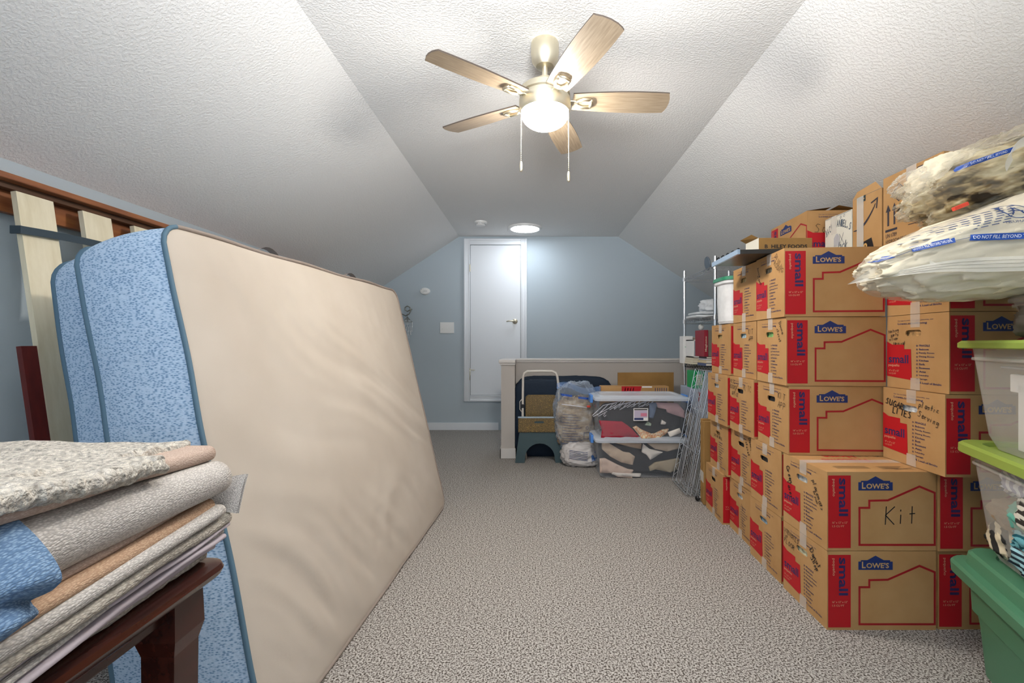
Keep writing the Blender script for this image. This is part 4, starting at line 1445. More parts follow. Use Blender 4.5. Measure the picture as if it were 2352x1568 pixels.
# ------------------------------------------------------------------ stack of lidded bins, nearest right
BX, BY, BR = 1.545, 1.232, math.radians(-21.5)
M_CLEAR = clear_mat('clear_bin', 'd8d6ce', .16, .18, .15, 6)
M_LIME = mat('lime_plastic', '8da347', .4)
M_GREEN = mat('green_tote_plastic', '4c7f60', .42, bump=.1, bscale=300)
def bin_(t, hx_, hy_, z0, z1, body, lid, lidh=.030, taper=.035, over=.030, ribs=True, latch=None):
    r = .05
    T = lambda lp: lp
    hb = z1 - z0 - lidh * .5
    lo = []
    for k in range(9):
        f = k / 8
        o_ = -taper * (1 - f) - (.012 if k == 0 else 0)
        lo.append(rrect(0, 0, hx_ + o_, hy_ + o_, r, z0 + hb * f + (0 if k else .001)))
    MB().loft(lo, cap1=False).build('body', body, t, world=False)
    if ribs:
        m = MB()
        f = .86
        m.loft([rrect(0, 0, hx_ + o_ - taper * (1 - f), hy_ + o_ - taper * (1 - f), r, z0 + hb * f + dz) for o_, dz in ((0, -.006), (.006, -.004), (.006, .004), (0, .006))], cap0=False, cap1=False)
        m.build('rib', body, t, world=False)
    l0 = z1 - lidh
    MB().loft([rrect(0, 0, hx_ + o_, hy_ + o_, r + .01, z) for o_, z in ((over - .004, l0), (over, l0 + .003), (over, z1 - .008), (over - .008, z1), (over - .045, z1), (over - .052, z1 - .012))]).build('lid', lid, t, world=False)
def tbin(name, z0, label, cat='storage bin', group='stacked bins at the near right', dx=0, dy=0):
    c = Vector((BX, BY, 0)) 
    ux = Vector((math.cos(BR), math.sin(BR), 0)); uy = Vector((-math.sin(BR), math.cos(BR), 0))
    p_ = c + ux * dx + uy * dy
    return thing(name, (p_.x, p_.y, z0), label, cat, group, rz=BR)
# green tote on the floor
t = tbin('storage_tote', 0, 'green opaque tote at the bottom of the right bin stack')
lo = []
for o_, z in ((-.055, .001), (-.045, .01), (-.035, .16), (-.030, .20), (-.020, .205), (-.016, .30), (-.022, .305), (-.012, .335)):
    lo.append(rrect(0, 0, .205 + o_, .30 + o_, .05, z))
MB().loft(lo, cap1=False).build('body', M_GREEN, t, world=False)
MB().loft([rrect(0, 0, .205 + o_, .30 + o_, .06, z) for o_, z in ((.012, .312), (.022, .314), (.024, .345), (.018, .355), (-.005, .358), (-.010, .392), (-.018, .400), (-.06, .400), (-.065, .394))]).build('lid', M_GREEN, t, world=False)
Z2 = .398
t2 = tbin('clear_bin', Z2, 'clear bin with lime lid holding striped clothes, above the green tote', dx=.014)
bin_(t2, .195, .285, 0, .362, M_CLEAR, M_LIME, .036)
Z3 = Z2 + .352
t3 = tbin('clear_bin', Z3, 'clear bin with lime lid holding a white frame, third up', dx=.012)
bin_(t3, .195, .285, 0, .350, M_CLEAR, M_LIME, .026)
Z4 = Z3 + .338
t4 = tbin('clear_bin', Z4, 'smaller clear bin of soft toys hidden beneath the cream bag', dx=.055, dy=-.035)
bin_(t4, .165, .255, 0, .150, M_CLEAR, M_CLEAR, .02, over=.01)

def W2(p, z):
    ux = Vector((math.cos(BR), math.sin(BR), 0)); uy = Vector((-math.sin(BR), math.cos(BR), 0))
    return Vector((BX, BY, 0)) + ux * p[0] + uy * p[1] + Vector((0, 0, z))
def stripes(name, a, b_, sc, rot=(0, 0, 0), rough=.85):
    n = N(name)
    v = n.coord((1, 1, 1), rot)
    wv = n.node('ShaderNodeTexWave')
    wv.inputs['Scale'].default_value = sc
    wv.inputs['Distortion'].default_value = 1.2
    wv.inputs['Detail'].default_value = 1
    n.link(v, wv.inputs['Vector'])
    n.color(n.ramp(wv.outputs['Fac'], [(.42, a), (.58, b_)]))
    n.set(rough, 0, .2)
    return n.m
RZ = Matrix.Rotation(BR, 3, 'Z')
def garment(label, c, r, mt, seed, e=.75, rot=None, ridge=.22, cat='garment', name='folded_garment', grp=None, nz=.15, zmin=None, ns=2.2):
    t = None
    m = MB().blob(c, r, e, nz, ns, seed, 48, 30, ridge=ridge, rot=rot, zmin=zmin)
    base = Vector((c[0], c[1], c[2] - r[2]))
    m.v = [v - base for v in m.v]
    o = m.build(name, mt, None, world=False)
    o.location = base
    return tag(o, label, cat, grp)
z = Z2
G = 'clothes in the near clear bin'
def rot_(y, x=0, zz=0): return RZ @ Matrix.Rotation(math.radians(zz), 3, 'Z') @ Matrix.Rotation(math.radians(y), 3, 'Y') @ Matrix.Rotation(math.radians(x), 3, 'X')
garment('pale striped shirt at the top of the clear clothes bin', W2((-.04, .08), z + .255), (.11, .13, .045), stripes('pale_lilac_stripe', 'd8d6da', '9a9aab', 26, (0, 0, .6)), 1, rot=rot_(8), grp=G)
garment('cream shirt with thin black stripes in the clear clothes bin', W2((-.09, -.06), z + .20), (.085, .12, .05), stripes('black_white_stripe', 'd9d3c4', '3a3632', 16, (0, .7, .3)), 2, rot=rot_(-10, 12), grp=G)
garment('teal cloth folded in the middle of the clear clothes bin', W2((-.085, .06), z + .185), (.075, .06, .035), mat('teal_cloth', '5fa592', .85, bump=.2), 3, rot=rot_(-15, 25), grp=G)
garment('brown towel bundle at the left of the clear clothes bin', W2((-.07, .165), z + .145), (.08, .085, .04), mat('brown_towel', '8a7358', .95, bump=.8, bscale=120, var=.1), 4, rot=rot_(5, 10), grp=G)
garment('turquoise striped knit near the front of the clear clothes bin', W2((-.09, .035), z + .120), (.07, .075, .035), stripes('turquoise_stripe', '6fb2bd', '1e5a68', 22, (.4, 0, .4)), 5, rot=rot_(0, -10), grp=G)
garment('cream cloth with black bars at the bottom of the clear bin', W2((-.075, .17), z + .070), (.08, .085, .05), stripes('black_bar_cloth', 'cdbfa2', '2d2b29', 9, (0, .5, .9)), 6, rot=rot_(0, 8), grp=G)
garment('light blue striped sock pile low in the clear bin', W2((-.085, .045), z + .055), (.07, .07, .05), stripes('blue_black_stripe', '9cc6cd', '23303a', 20, (0, 1.2, .1)), 7, rot=rot_(0, 20), grp=G)
garment('white blouse with red detail low in the clear bin', W2((-.085, -.10), z + .085), (.08, .10, .06), mat('off_white_cloth', 'd8cfc2', .9, bump=.2, bscale=50), 8, rot=rot_(0, -8), grp=G)
garment('beige fabric filling the back of the clear clothes bin', W2((.08, .03), z + .13), (.085, .22, .11), mat('beige_cloth', 'a89c88', .9, bump=.3, bscale=40), 9, rot=rot_(0), grp=G)
# white frame standing in the third bin
t = thing('white_stand', W2((0, 0), Z3 + .01), 'white T shaped frame standing inside the clear bin', 'frame')
m = MB()
Mf = Matrix.Translation(W2((-.115, .0), Z3)) @ Matrix.Rotation(BR, 4, 'Z')
m.box(-.008, .008, .075, .125, .015, .215, .003, M=Mf)
m.box(-.008, .008, -.22, .165, .190, .245, .003, M=Mf)
m.build('frame', M_WHITE, t)
t = thing('plastic_tray', W2((0, 0), Z3 + .24), 'grey tray lying across the top of the clear frame bin', 'tray')
m = MB()
Mf = Matrix.Translation(W2((.02, 0), Z3)) @ Matrix.Rotation(BR, 4, 'Z')
m.box(-.15, .13, -.24, .20, .262, .268, .002, M=Mf)
m.build('tray', mat('tray_grey', '9a9a98', .5), t)
garment('cream pillow shapes inside the clear frame bin', W2((.03, .06), Z3 + .10), (.09, .14, .075), mat('pillow_cream', 'b5a98c', .9, bump=.3, bscale=30), 12, rot=RZ, cat='pillow', name='pillow')
garment('dark fabric bundle behind the frame in the clear bin', W2((.02, -.14), Z3 + .10), (.10, .10, .08), mat('dark_cloth', '4b4a4c', .9, bump=.3, bscale=30), 13, rot=RZ)
garment('grey plush cloth with a dark loop in the uppermost clear bin', W2((-.03, .08), Z4 + .066), (.09, .11, .055), mat('grey_plush', '7c7468', .95, bump=.5, bscale=60), 14, rot=RZ)
garment('tan plush cloth in the uppermost clear bin', W2((-.01, -.12), Z4 + .068), (.10, .11, .055), mat('tan_plush', 'ab936a', .95, bump=.5, bscale=60), 15, rot=RZ)

# ------------------------------------------------------------------ plastic storage bags
M_BAGC = clear_mat('bag_film', 'e6e0d2', .08, .10, .35, 16)
M_FLEECE = mat('cream_fleece', 'e8dcc2', .95, var=.05, vscale=6, bump=.25, bscale=45, bdist=.004)
M_BLUEP = mat('blue_band', '1f4fa8', .4)
M_WTXT = mat('white_text', 'e8ecf2', .4)
M_BTXT = mat('blue_text', '27406f', .5)
t = thing('storage_bag', (1.55, 1.35, 1.31), 'big clear zip bag stuffed with cream fleece on the right bins', 'plastic bag', 'plastic bags on top of the right stacks')
RA = Matrix.Rotation(math.radians(-9), 3, 'Y') @ Matrix.Rotation(math.radians(-12), 3, 'Z')
BC = Vector((1.60, 1.45, 1.415))
def taper(p):
    s_ = min(1, max(0, (p.x - 1.10) / .55))
    k = .50 + .50 * s_
    zc = BC.z + (p.x - BC.x) * .16 - .03 * (1 - s_)
    q = Vector(p)
    up = p.z - zc
    q.z = zc + up * (k if up > 0 else .80 + .2 * s_)
    q.y = BC.y + (p.y - BC.y) * (.62 + .38 * s_)
    return q
MB().blob(BC, (.475, .225, .150), .66, .08, 1.8, 21, 120, 80, ridge=.17, rot=RA, fl=taper).build('fleece_contents', M_FLEECE, t)
film = MB().blob(BC, (.51, .245, .168), .68, .06, 1.5, 21, 130, 80, ridge=.05, rot=RA, fl=taper)
film.build('film', M_BAGC, t)
bv = BVHTree.FromPolygons([tuple(v) for v in film.v], film.f)
def front_y(x, z):
    h = bv.ray_cast(Vector((x, .6, z)), Vector((0, 1, 0)))
    return h[0].y if h[0] is not None else None
SN = 70
spine = []
for i in range(SN + 1):
    u = i / SN
    x = 1.075 + u * .80
    z = 1.298 + .030 * min(1, u * 2) + .008 * math.sin(u * 11)
    y = front_y(x, z)
    spine.append([x, y, z])
last = next(s_[1] for s_ in spine if s_[1] is not None)
for i in range(SN, -1, -1):
    if spine[i][1] is None: spine[i][1] = last + .02
    last = spine[i][1]
def strip(u, v):
    f = u * SN
    i = min(SN - 1, int(f)); k = f - i
    a, b_ = Vector(spine[i]), Vector(spine[i + 1])
    p = a.lerp(b_, k)
    w = .010 + .034 * min(1, u * 4)
    return p + Vector((0, -.010 - .012 * (1 - v), (v - .5) * w))
M_ZIP = clear_mat('zip_strip', 'ece7da', .48, .12)
MB().grid(strip, 90, 6).build('zip_strip', M_ZIP, t, recalc=False)
m = MB()
for vv in (.30, .55, .78):
    m.tube([strip(i / 60, vv) + Vector((0, -.0015, 0)) for i in range(61)], .0015, 5)
m.build('zip_track', M_ZIP, t)
m = MB()
m.add([(1.030, 1.50, 1.284), tuple(strip(0.02, 0)), tuple(strip(.02, 1)), (1.10, 1.44, 1.35), ], [(0, 1, 2, 3)])
m.grid(lambda u, v: Vector((1.030, 1.50, 1.284)).lerp(strip(.16, .5), u).lerp(Vector((1.12 + .06 * u, 1.40, 1.30 + .06 * u)), v * .8), 10, 8)
m.build('film_corner', M_ZIP, t, recalc=False)
p = Pr()
def band(p, u, v, w, h, rot=0):
    cr, sr = math.cos(math.radians(rot)), math.sin(math.radians(rot))
    q = lambda a, b_: (u + a * cr - b_ * sr, v + a * sr + b_ * cr)
    p.poly([q(0, 0), q(w, 0), q(w + h * .4, h), q(h * .3, h)], 0, 1)
    p.text('DO NOT FILL BEYOND THIS LINE', *q(w * .05, h * .25), w * .9, h * .52, 1, 2, off=.01, rot=rot)
o0 = Vector((1.0, .6, 1.30))
band(p, .150, .068, .085, .0165, 12)
band(p, .262, .088, .165, .0185, -2)
band(p, .098, .050, .022, .013, 20)
p.line([(.118, .060), (.150, .072)], .0012, 2, 1)
p.line([(.236, .092), (.265, .098)], .0012, 2, 1)
for i in range(7):
    vv = .150 - i * .0085
    u0 = .20 + i * -.006
    for k in range(9):
        p.line([(u0 + k * .022, vv + k * .0046), (u0 + .015 + k * .022, vv + .003 + k * .0046)], .0022, 2, 1)
for cu, r_ in ((.380, .024), (.475, .026)):
    p.ring(cu, .170, r_, .0030, 2, 1, 16)
    p.line([(cu - .012, .158), (cu, .182), (cu + .012, .160)], .0035, 2, 1)
    p.line([(cu - .010, .172), (cu + .012, .168)], .003, 2, 1)
p.text('NEUMÁTICO', .345, .132, .065, .009, 2)
m = MB()
p.project(m, o0, (1, 0, 0), (0, 0, 1), (0, 1, 0.0), bv)
m.build('printing', [M_BLUEP, M_WTXT, M_BTXT], t, recalc=False)
MB().box(-.024, .024, -.006, .006, -.006, .006, .002, M=Matrix.Translation((1.345, 1.44, 1.522)) @ Matrix.Rotation(math.radians(-22), 4, 'Y')).build('red_slider', mat('red_slider', 'e04a34', .4), t)

M_BAGD = clear_mat('brown_bag_film', 'e0d6bd', .12, .05, .6, 12)
_n = N('brown_blanket')
_v = _n.coord((1, 1, 2.2))
_n.color(_n.ramp(_n.noise(_v, 9, 3, .55), [(.40, '2e251a'), (.47, '6a5739'), (.53, 'a8946c'), (.62, 'cfc19c')]))
_n.set(.8, 0, .3)
_n.bump(_n.noise(_v, 22, 4), .5, .01)
M_DKB = _n.m
t = thing('storage_bag', (1.68, 1.66, 1.60), 'crumpled clear bag with brown blanket piled above the cream bag', 'plastic bag', 'plastic bags on top of the right stacks')
RB = Matrix.Rotation(math.radians(-19), 3, 'Y') @ Matrix.Rotation(math.radians(-24), 3, 'Z')
MB().blob((1.65, 1.565, 1.675), (.27, .14, .100), .8, .14, 2.0, 31, 110, 70, ridge=.20, rot=RB).build('blanket_contents', M_DKB, t)
film = MB().blob((1.645, 1.565, 1.680), (.295, .160, .115), .85, .16, 2.2, 32, 130, 80, ridge=.24, rot=RB)
film.build('film', M_BAGD, t)
bv2 = BVHTree.FromPolygons([tuple(v) for v in film.v], film.f)
# pale lobe of blanket to the upper left
MB().blob((1.49, 1.64, 1.680), (.115, .080, .075), .8, .15, 2.0, 33, 60, 40, ridge=.2, rot=RB).build('cream_lobe', M_FLEECE, t)
MB().blob((1.375, 1.655, 1.670), (.062, .045, .038), .9, .2, 2.4, 34, 60, 40, ridge=.35, rot=RB).build('film_tail', M_BAGC, t)
def strip2(u, v):
    a = math.pi * (1.15 - u * 1.25)
    c_ = Vector((1.555, 1.395, 1.66))
    return c_ + Vector((.085 * math.cos(a) * 1.25, -.012 * math.sin(u * 6), .055 * math.sin(a))) + Vector((0, 0.006, (v - .5) * .036)) + Vector(((v - .5) * .02, 0, 0))
MB().grid(strip2, 50, 5).build('zip_strip', M_ZIP, t, recalc=False)
p = Pr()
p.poly([(0, 0), (.10, .03), (.105, .046), (.004, .016)], 0, 1)
p.text('DO NOT FILL BEYOND', .012, .008, .075, .007, 1, 2, rot=16)
for i in range(9):
    p.line([(.26 + i * .010, .165 - i * .008), (.40 + i * .008, .195 - i * .010)], .0022, 2, 1)
p.ring(.30, .05, .028, .003, 2, 1, 16)
m = MB()
p.project(m, (1.40, 1.2, 1.66), (1, 0, 0), (0, 0, 1), (0, 1, 0), bv2)
m.build('printing', [M_BLUEP, M_WTXT, M_BTXT], t, recalc=False)
# ------------------------------------------------------------------ wire shelving unit at the far right
def wire_shelf(m, x0, x1, y0, y1, z, n=14, r=.0022, truss=.032):
    for zz in (z, z - truss):
        m.tube([(x0, y0, zz), (x1, y0, zz), (x1, y1, zz), (x0, y1, zz)], r * 1.25, 5, closed=True)
    for k in range(n + 1):
        y = y0 + (y1 - y0) * k / n
        m.tube([(x0, y, z), (x1, y, z)], r * .85, 4, cap=False)
    for (a, b_) in (((x0, y0), (x0, y1)), ((x1, y0), (x1, y1)), ((x0, y0), (x1, y0)), ((x0, y1), (x1, y1))):
        L = math.hypot(b_[0] - a[0], b_[1] - a[1])
        q = int(L / .03)
        pts = []
        for i in range(q + 1):
            s = i / q
            pts.append((a[0] + (b_[0] - a[0]) * s, a[1] + (b_[1] - a[1]) * s, z if i % 2 else z - truss))
        m.tube(pts, r * .8, 4, cap=False)
SX0, SX1, SY0, SY1 = 1.392, 1.80, 3.50, 4.21
t = thing('wire_shelving_unit', (1.6, 3.85, 0), 'chrome wire shelving unit behind the far end of the box row', 'shelf unit')
for (x, y) in ((SX0, SY0), (SX1, SY0), (SX0, SY1), (SX1, SY1)):
    m = MB().tube([(x, y, 0.02), (x, y, 1.76)], .0127, 10)
    m.lathe([(.001, 0), (.016, 0), (.014, .02), (.001, .025)], (x, y, 0), n=10)
    for z in (1.69, 1.305, .91, .50):
        m.lathe([(.014, -.03), (.017, -.028), (.0155, .006), (.014, .006)], (x, y, z), n=10)
    m.build('post', M_CHROME, t)
for z in (1.69, 1.305, .50):
    m = MB(); wire_shelf(m, SX0, SX1, SY0, SY1, z); m.build('wire_shelf', M_CHROME, t)
m = MB(); wire_shelf(m, SX0, SX1, SY0, SY1, .91); m.build('wire_shelf', mat('black_wire', '22262c', .35, .6), t)['label'] = 'black wire shelf'

def item(name, label, cat, grp, loc):
    return thing(name, loc, label, cat, grp)
G = 'things on the wire shelving unit'
# top shelf: round grey disc standing, coil of dark rings
t = item('round_disc', 'grey round disc standing on the top wire shelf', 'disc', G, (1.47, 3.72, 1.70))
M_GREYP = mat('slate_plastic', '5d6a78', .45)
m = MB().lathe([(.001, -.006), (.055, -.006), (.058, 0), (.055, .006), (.001, .006)], n=28, M=Matrix.Translation((1.425, 3.74, 1.745)) @ Matrix.Rotation(math.radians(-2), 4, 'Z') @ Matrix.Rotation(math.radians(82), 4, 'Y'))
m.build('disc', M_GREYP, t)
MB().tube([(1.425, 3.74, 1.745), (1.45, 3.70, 1.70)], .006, 6).build('stem', M_GREYP, t)
t = item('hose_rings', 'dark ringed coil lying on the top wire shelf', 'coil', G, (1.46, 3.45, 1.70))
m = MB()
for i in range(5):
    a = i * .05
    m.tube([(1.415 + .0 * i, 3.50 - i * .085 + .026 * math.cos(q * math.pi / 8), 1.722 + .024 * math.sin(q * math.pi / 8)) for q in range(16)], .005, 6, closed=True)
m.build('ring', M_DARK, t)['kind'] = 'stuff'
# middle shelf
M_TOWEL = mat('white_towel', 'e2e6ea', .95, bump=.5, bscale=90)
for i, (lab, x0_, x1_, z_, h_) in enumerate((('flat folded white towel lying on the middle wire shelf', 1.37, 1.70, 1.308, .028), ('second folded white towel on the middle wire shelf', 1.395, 1.72, 1.337, .026))):
    m = MB().blob(((x0_ + x1_) / 2, 4.0, z_ + h_ / 2 + .001), ((x1_ - x0_) / 2, .16, h_ / 2), .45, .08, 3, i + 40, 40, 20, ridge=.1, zmin=z_)
    base = Vector(((x0_ + x1_) / 2, 4.0, z_)); m.v = [v - base for v in m.v]
    o = m.build('folded_towel', M_TOWEL, None, world=False); o.location = base
    tag(o, lab, 'towel', 'folded towels on the middle shelf')
m = MB().blob((1.60, 3.95, 1.410), (.12, .13, .06), .8, .25, 2.4, 44, 50, 30, ridge=.35)
base = Vector((1.60, 3.95, 1.35)); m.v = [v - base for v in m.v]
o = m.build('crumpled_towel', M_TOWEL, None, world=False); o.location = base
tag(o, 'crumpled white towel heaped on the folded towels', 'towel', 'folded towels on the middle shelf')
t = item('hanging_ornament', 'small white ornament hanging below the middle wire shelf', 'ornament', G, (1.47, 4.05, 1.24))
MB().blob((1.475, 4.02, 1.235), (.024, .024, .026), 1, .1, 3, 2, 20, 14).build('ball', M_WHITE, t)
MB().tube([(1.475, 4.02, 1.26), (1.475, 4.02, 1.30)], .002, 4).build('hook', M_CHROME, t)
# lower (black) shelf, z .91
zs = .913
t = item('white_panel_box', 'tall narrow white box at the far end of the black shelf', 'box', G, (1.42, 4.18, zs))
MB().box(1.345, 1.43, 4.10, 4.205, zs, zs + .245, .003).build('box', M_WHITE, t)
MB().box(1.358, 1.375, 4.098, 4.0995, zs + .145, zs + .150).build('green_mark', mat('green_mark', '6fae86', .6), t)
t = item('drawer_organizer', 'small white organizer with clear drawer on cream books', 'organizer', G, (1.44, 3.95, zs + .05))
m = MB()
bx0, bx1, by0, by1, bz0, bz1 = 1.362, 1.462, 3.90, 4.08, zs + .058, zs + .212
for a in ((bx0, bx0 + .012, bz0, bz1), (bx1 - .012, bx1, bz0, bz1), (bx0, bx1, bz0, bz0 + .012), (bx0, bx1, bz1 - .012, bz1)):
    m.box(a[0], a[1], by0, by1, a[2], a[3], .002)
m.build('frame', M_WHITE, t)
MB().box(bx0 + .013, bx1 - .013, by0 - .004, by1 - .01, bz0 + .013, bz1 - .013, .003).build('drawer', clear_mat('clear_drawer', 'c3d2de', .4, .2), t)
t = item('book_stack', 'cream boxed set lying flat beneath the white organizer', 'book', G, (1.43, 3.95, zs))
for k in range(3):
    MB().box(1.350 + .003 * k, 1.455, 3.88, 4.08, zs + .001 + k * .018, zs + .018 + k * .018, .002).build('volume', mat('cream_book', 'd9cfb9', .7), t)
t = item('brown_bottle', 'small amber jar beside the cream boxed set', 'jar', G, (1.43, 3.80, zs))
MB().lathe([(.001, 0), (.035, 0), (.036, .045), (.030, .052), (.030, .060), (.001, .060)], (1.425, 3.81, zs), n=24).build('jar', mat('amber', 'a8752c', .2), t)
MB().lathe([(.001, .060), (.032, .060), (.032, .070), (.001, .070)], (1.425, 3.81, zs), n=24).build('lid', mat('jar_lid', 'b98a40', .4), t)
t = item('wooden_block', 'pale tan box behind the white organizer', 'box', G, (1.50, 4.15, zs))
MB().box(1.45, 1.56, 4.09, 4.20, zs + .001, zs + .235, .002).build('box', mat('pale_tan', 'c8bba8', .7), t)
MB().lathe([(.001, 0), (.016, 0), (.016, .04), (.001, .04)], n=16, M=Matrix.Translation((1.50, 4.05, zs + .195)) @ Matrix.Rotation(math.radians(90), 4, 'Y')).build('knob', mat('olive_roll', '8a8350', .6), t)
t = item('red_book_box', 'upright crimson box with cream lettering on its spine', 'book', G, (1.42, 3.62, zs + .07))
MB().box(1.345, 1.378, 3.60, 3.80, zs + .075, zs + .285, .002).build('cover', mat('crimson_cover', '8f1d2e', .5), t)
p = Pr(); p.text('Meghomo', 0, 0, .12, .018, 0, off=.01, rot=90)
m = MB(); p.put(m, (1.370, 3.5994, zs + .115), (1, 0, 0), (0, 0, 1), (0, -1, 0)); m.build('lettering', mat('cream_letter', 'd8c8b0', .6), t, recalc=False)
t = item('tan_book', 'tan book with blue patch right of the crimson box', 'book', G, (1.42, 3.62, zs + .07))
MB().box(1.380, 1.440, 3.605, 3.80, zs + .075, zs + .283, .002).build('cover', mat('tan_cover', '7d7466', .6), t)
MB().box(1.408, 1.440, 3.602, 3.6045, zs + .18, zs + .283).build('blue_patch', mat('navy_cover', '2f3f66', .5), t)
for k, (lab, c_, z0_, z1_) in enumerate((('blue and white paperback lying on the black shelf', '4c5878', .001, .022), ('cream paperback lying on the blue one', 'c9b793', .023, .046), ('thin grey magazine on top of the flat paperbacks', 'b9bcc4', .047, .058), ('dark notebook directly under the crimson box', '54494f', .059, .074))):
    t = item('flat_book', lab, 'book', G, (1.43, 3.67, zs + z0_))
    MB().box(1.350 + .004 * k, 1.49, 3.58 + .006 * k, 3.76, zs + z0_, zs + z1_, .0015).build('cover', mat('book_%d' % k, c_, .6), t)
    MB().box(1.353 + .004 * k, 1.487, 3.5785 + .006 * k, 3.70, zs + z0_ + .003, zs + z1_ - .003).build('pages', mat('paper_pages', 'd8d0c0', .8), t)
# below the black shelf
t = item('storage_case', 'blue striped case lying under the green carton on the lower shelf', 'case', G, (1.45, 3.9, .503))
MB().box(1.335, 1.62, 3.70, 4.15, .503, .715, .004).build('case', mat('case_grey', 'a9b3c4', .4), t)
m = MB()
for i in range(7):
    m.box(1.40 + i * .013, 1.408 + i * .013, 3.697, 3.699, .60, .70)
m.build('blue_bars', mat('royal_blue', '2a55b0', .5), t)['kind'] = 'stuff'
m = MB().box(1.335, 1.352, 3.697, 3.699, .55, .70); m.build('red_bar', mat('crimson_bar', 'a34550', .5), t)
t = item('green_carton', 'bright green carton with cream label under the black shelf', 'box', G, (1.40, 3.9, .716))
MB().box(1.338, 1.432, 3.80, 3.98, .717, .862, .004).build('carton', mat('bright_green', '12995a', .45), t)
MB().box(1.352, 1.405, 3.797, 3.7995, .745, .835).build('label', mat('pale_label', 'c9cfa6', .6), t)
p = Pr()
for k in range(4): p.line([(.004, .015 + k * .018), (.044, .013 + k * .018)], .0025, 0)
m = MB(); p.put(m, (1.354, 3.7965, .750), (1, 0, 0), (0, 0, 1), (0, -1, 0)); m.build('label_lines', M_INK, t, recalc=False)
t = item('clear_food_bag', 'small clear bag slumped beside the green carton', 'plastic bag', G, (1.45, 3.75, .716))
MB().blob((1.47, 3.74, .755), (.05, .05, .04), .9, .2, 3, 7, 30, 20, ridge=.3).build('bag', clear_mat('pink_film', 'd9c6cc', .4, .2), t)
t = item('brown_shelf_box', 'plain brown box behind the green carton', 'box', G, (1.5, 3.9, .716))
MB().box(1.436, 1.60, 3.90, 4.10, .717, .86, .003).build('carton', M_KRAFT2, t)

# loose wire shelves leaning on the unit
def lean_shelf(label, p0, p1, top, n=9):
    """p0,p1 bottom corners (far, near); top = offset to the top edge"""
    p0, p1, top = Vector(p0), Vector(p1), Vector(top)
    t = thing('loose_wire_shelf', (p0 + p1) / 2, label, 'wire shelf', 'loose wire shelves leaning at the far right')
    e1 = p1 - p0
    nr = e1.cross(top).normalized()
    if nr.x > 0: nr = -nr
    nr *= .030
    A = [p0, p1, p1 + top, p0 + top]
    m = MB()
    m.tube(A, .0038, 6, closed=True)
    m.tube([a + nr for a in A], .0032, 6, closed=True)
    m.build('rim', M_CHROME, t)
    m = MB()
    for k in range(1, n + 1):
        b_ = p0 + e1 * k / (n + 1)
        m.tube([b_, b_ + top], .0028, 5, cap=False)
    for k in (.33, .66):
        m.tube([p0 + top * k + nr * .2, p1 + top * k + nr * .2], .003, 5, cap=False)
    m.build('wires', M_CHROME, t)['kind'] = 'stuff'
    m = MB()
    for (a, b_) in ((A[0], A[3]), (A[1], A[2]), (A[0], A[1]), (A[3], A[2])):
        q = int((b_ - a).length / .038)
        m.tube([a.lerp(b_, i / q) + (nr if i % 2 else Vector((0, 0, 0))) for i in range(q + 1)], .0026, 5, cap=False)
    m.build('zigzag_edge', M_CHROME, t)
lean_shelf('outermost loose wire shelf leaning beside the clear bins', (1.125, 3.60, .012), (1.115, 3.24, .012), (.180, 0, .875))
lean_shelf('middle loose wire shelf of the leaning three', (1.175, 3.56, .012), (1.165, 3.20, .012), (.172, 0, .87))
lean_shelf('innermost loose wire shelf, nearest the shelving unit', (1.225, 3.56, .012), (1.215, 3.18, .012), (.150, 0, .87))
t = thing('shelf_pole', (1.12, 3.2, 0), 'short dark pole end sticking out below the loose wire shelves', 'pole')
MB().tube([(1.135, 3.16, .022), (1.22, 3.20, .024)], .008, 8).build('pole', M_CHROME, t)
MB().tube([(1.128, 3.157, .022), (1.140, 3.162, .022)], .017, 10).build('foot', M_DARK, t)
# flattened boxes
for k, (y, h_, x0_) in enumerate(((3.085, .565, 1.150), (3.118, .560, 1.156), (3.150, .572, 1.160))):
    t = thing('flat_box', (1.33, y + .012, 0), ('nearest thin flat brown box beside the far box column', 'middle thin flat brown box of the three standing', 'rear thin flat brown box against the wire shelves')[k], 'box', 'thin flat boxes standing on edge')
    MB().box(x0_, 1.50, y, y + .026, .001, h_, .004).build('carton', M_KRAFT2, t)
    MB().box(x0_ - .0012, x0_ - .0004, y + .003, y + .023, .15, .22).build('tape', M_TAPE, t)

# ------------------------------------------------------------------ two clear bins in front of the stairwell wall
M_CLR2 = clear_mat('clear_tub', 'd6dbe4', .09, .15, .1, 5)
M_CLRL = clear_mat('clear_tub_lid', 'dfe6f0', .45, .2)
def tub(label, z0, x0, x1, y0, y1, h):
    t = thing('clear_tub', ((x0 + x1) / 2, (y0 + y1) / 2, z0), label, 'storage bin', 'clear tubs by the stairwell wall')
    cx, cy, hx_, hy_ = (x0 + x1) / 2, (y0 + y1) / 2, (x1 - x0) / 2, (y1 - y0) / 2
    lo = [rrect(cx, cy, hx_ - .024 * (1 - f) - (.010 if f == 0 else 0), hy_ - .024 * (1 - f) - (.010 if f == 0 else 0), .045, z0 + .002 + (h - .028) * f) for f in (0, .03, .25, .5, .75, 1)]
    MB().loft(lo, cap1=False).build('body', M_CLR2, t)
    MB().loft([rrect(cx, cy, hx_ + o_, hy_ + o_, .05, z0 + z_) for o_, z_ in ((.010, h - .042), (.022, h - .040), (.022, h - .022), (.012, h - .016), (-.02, h - .012), (-.03, h - .001), (-.05, h - .001), (-.055, h - .010))]).build('lid', M_CLRL, t)
    for sx in (-1, 1):
        m = MB().box(cx + sx * (hx_ + .030) - .012, cx + sx * (hx_ + .030) + .012, cy - .06, cy + .06, z0 + h - .075, z0 + h - .010, .005)
        m.build('latch', mat('blue_latch', '4f8ad8', .4), t)
    return t
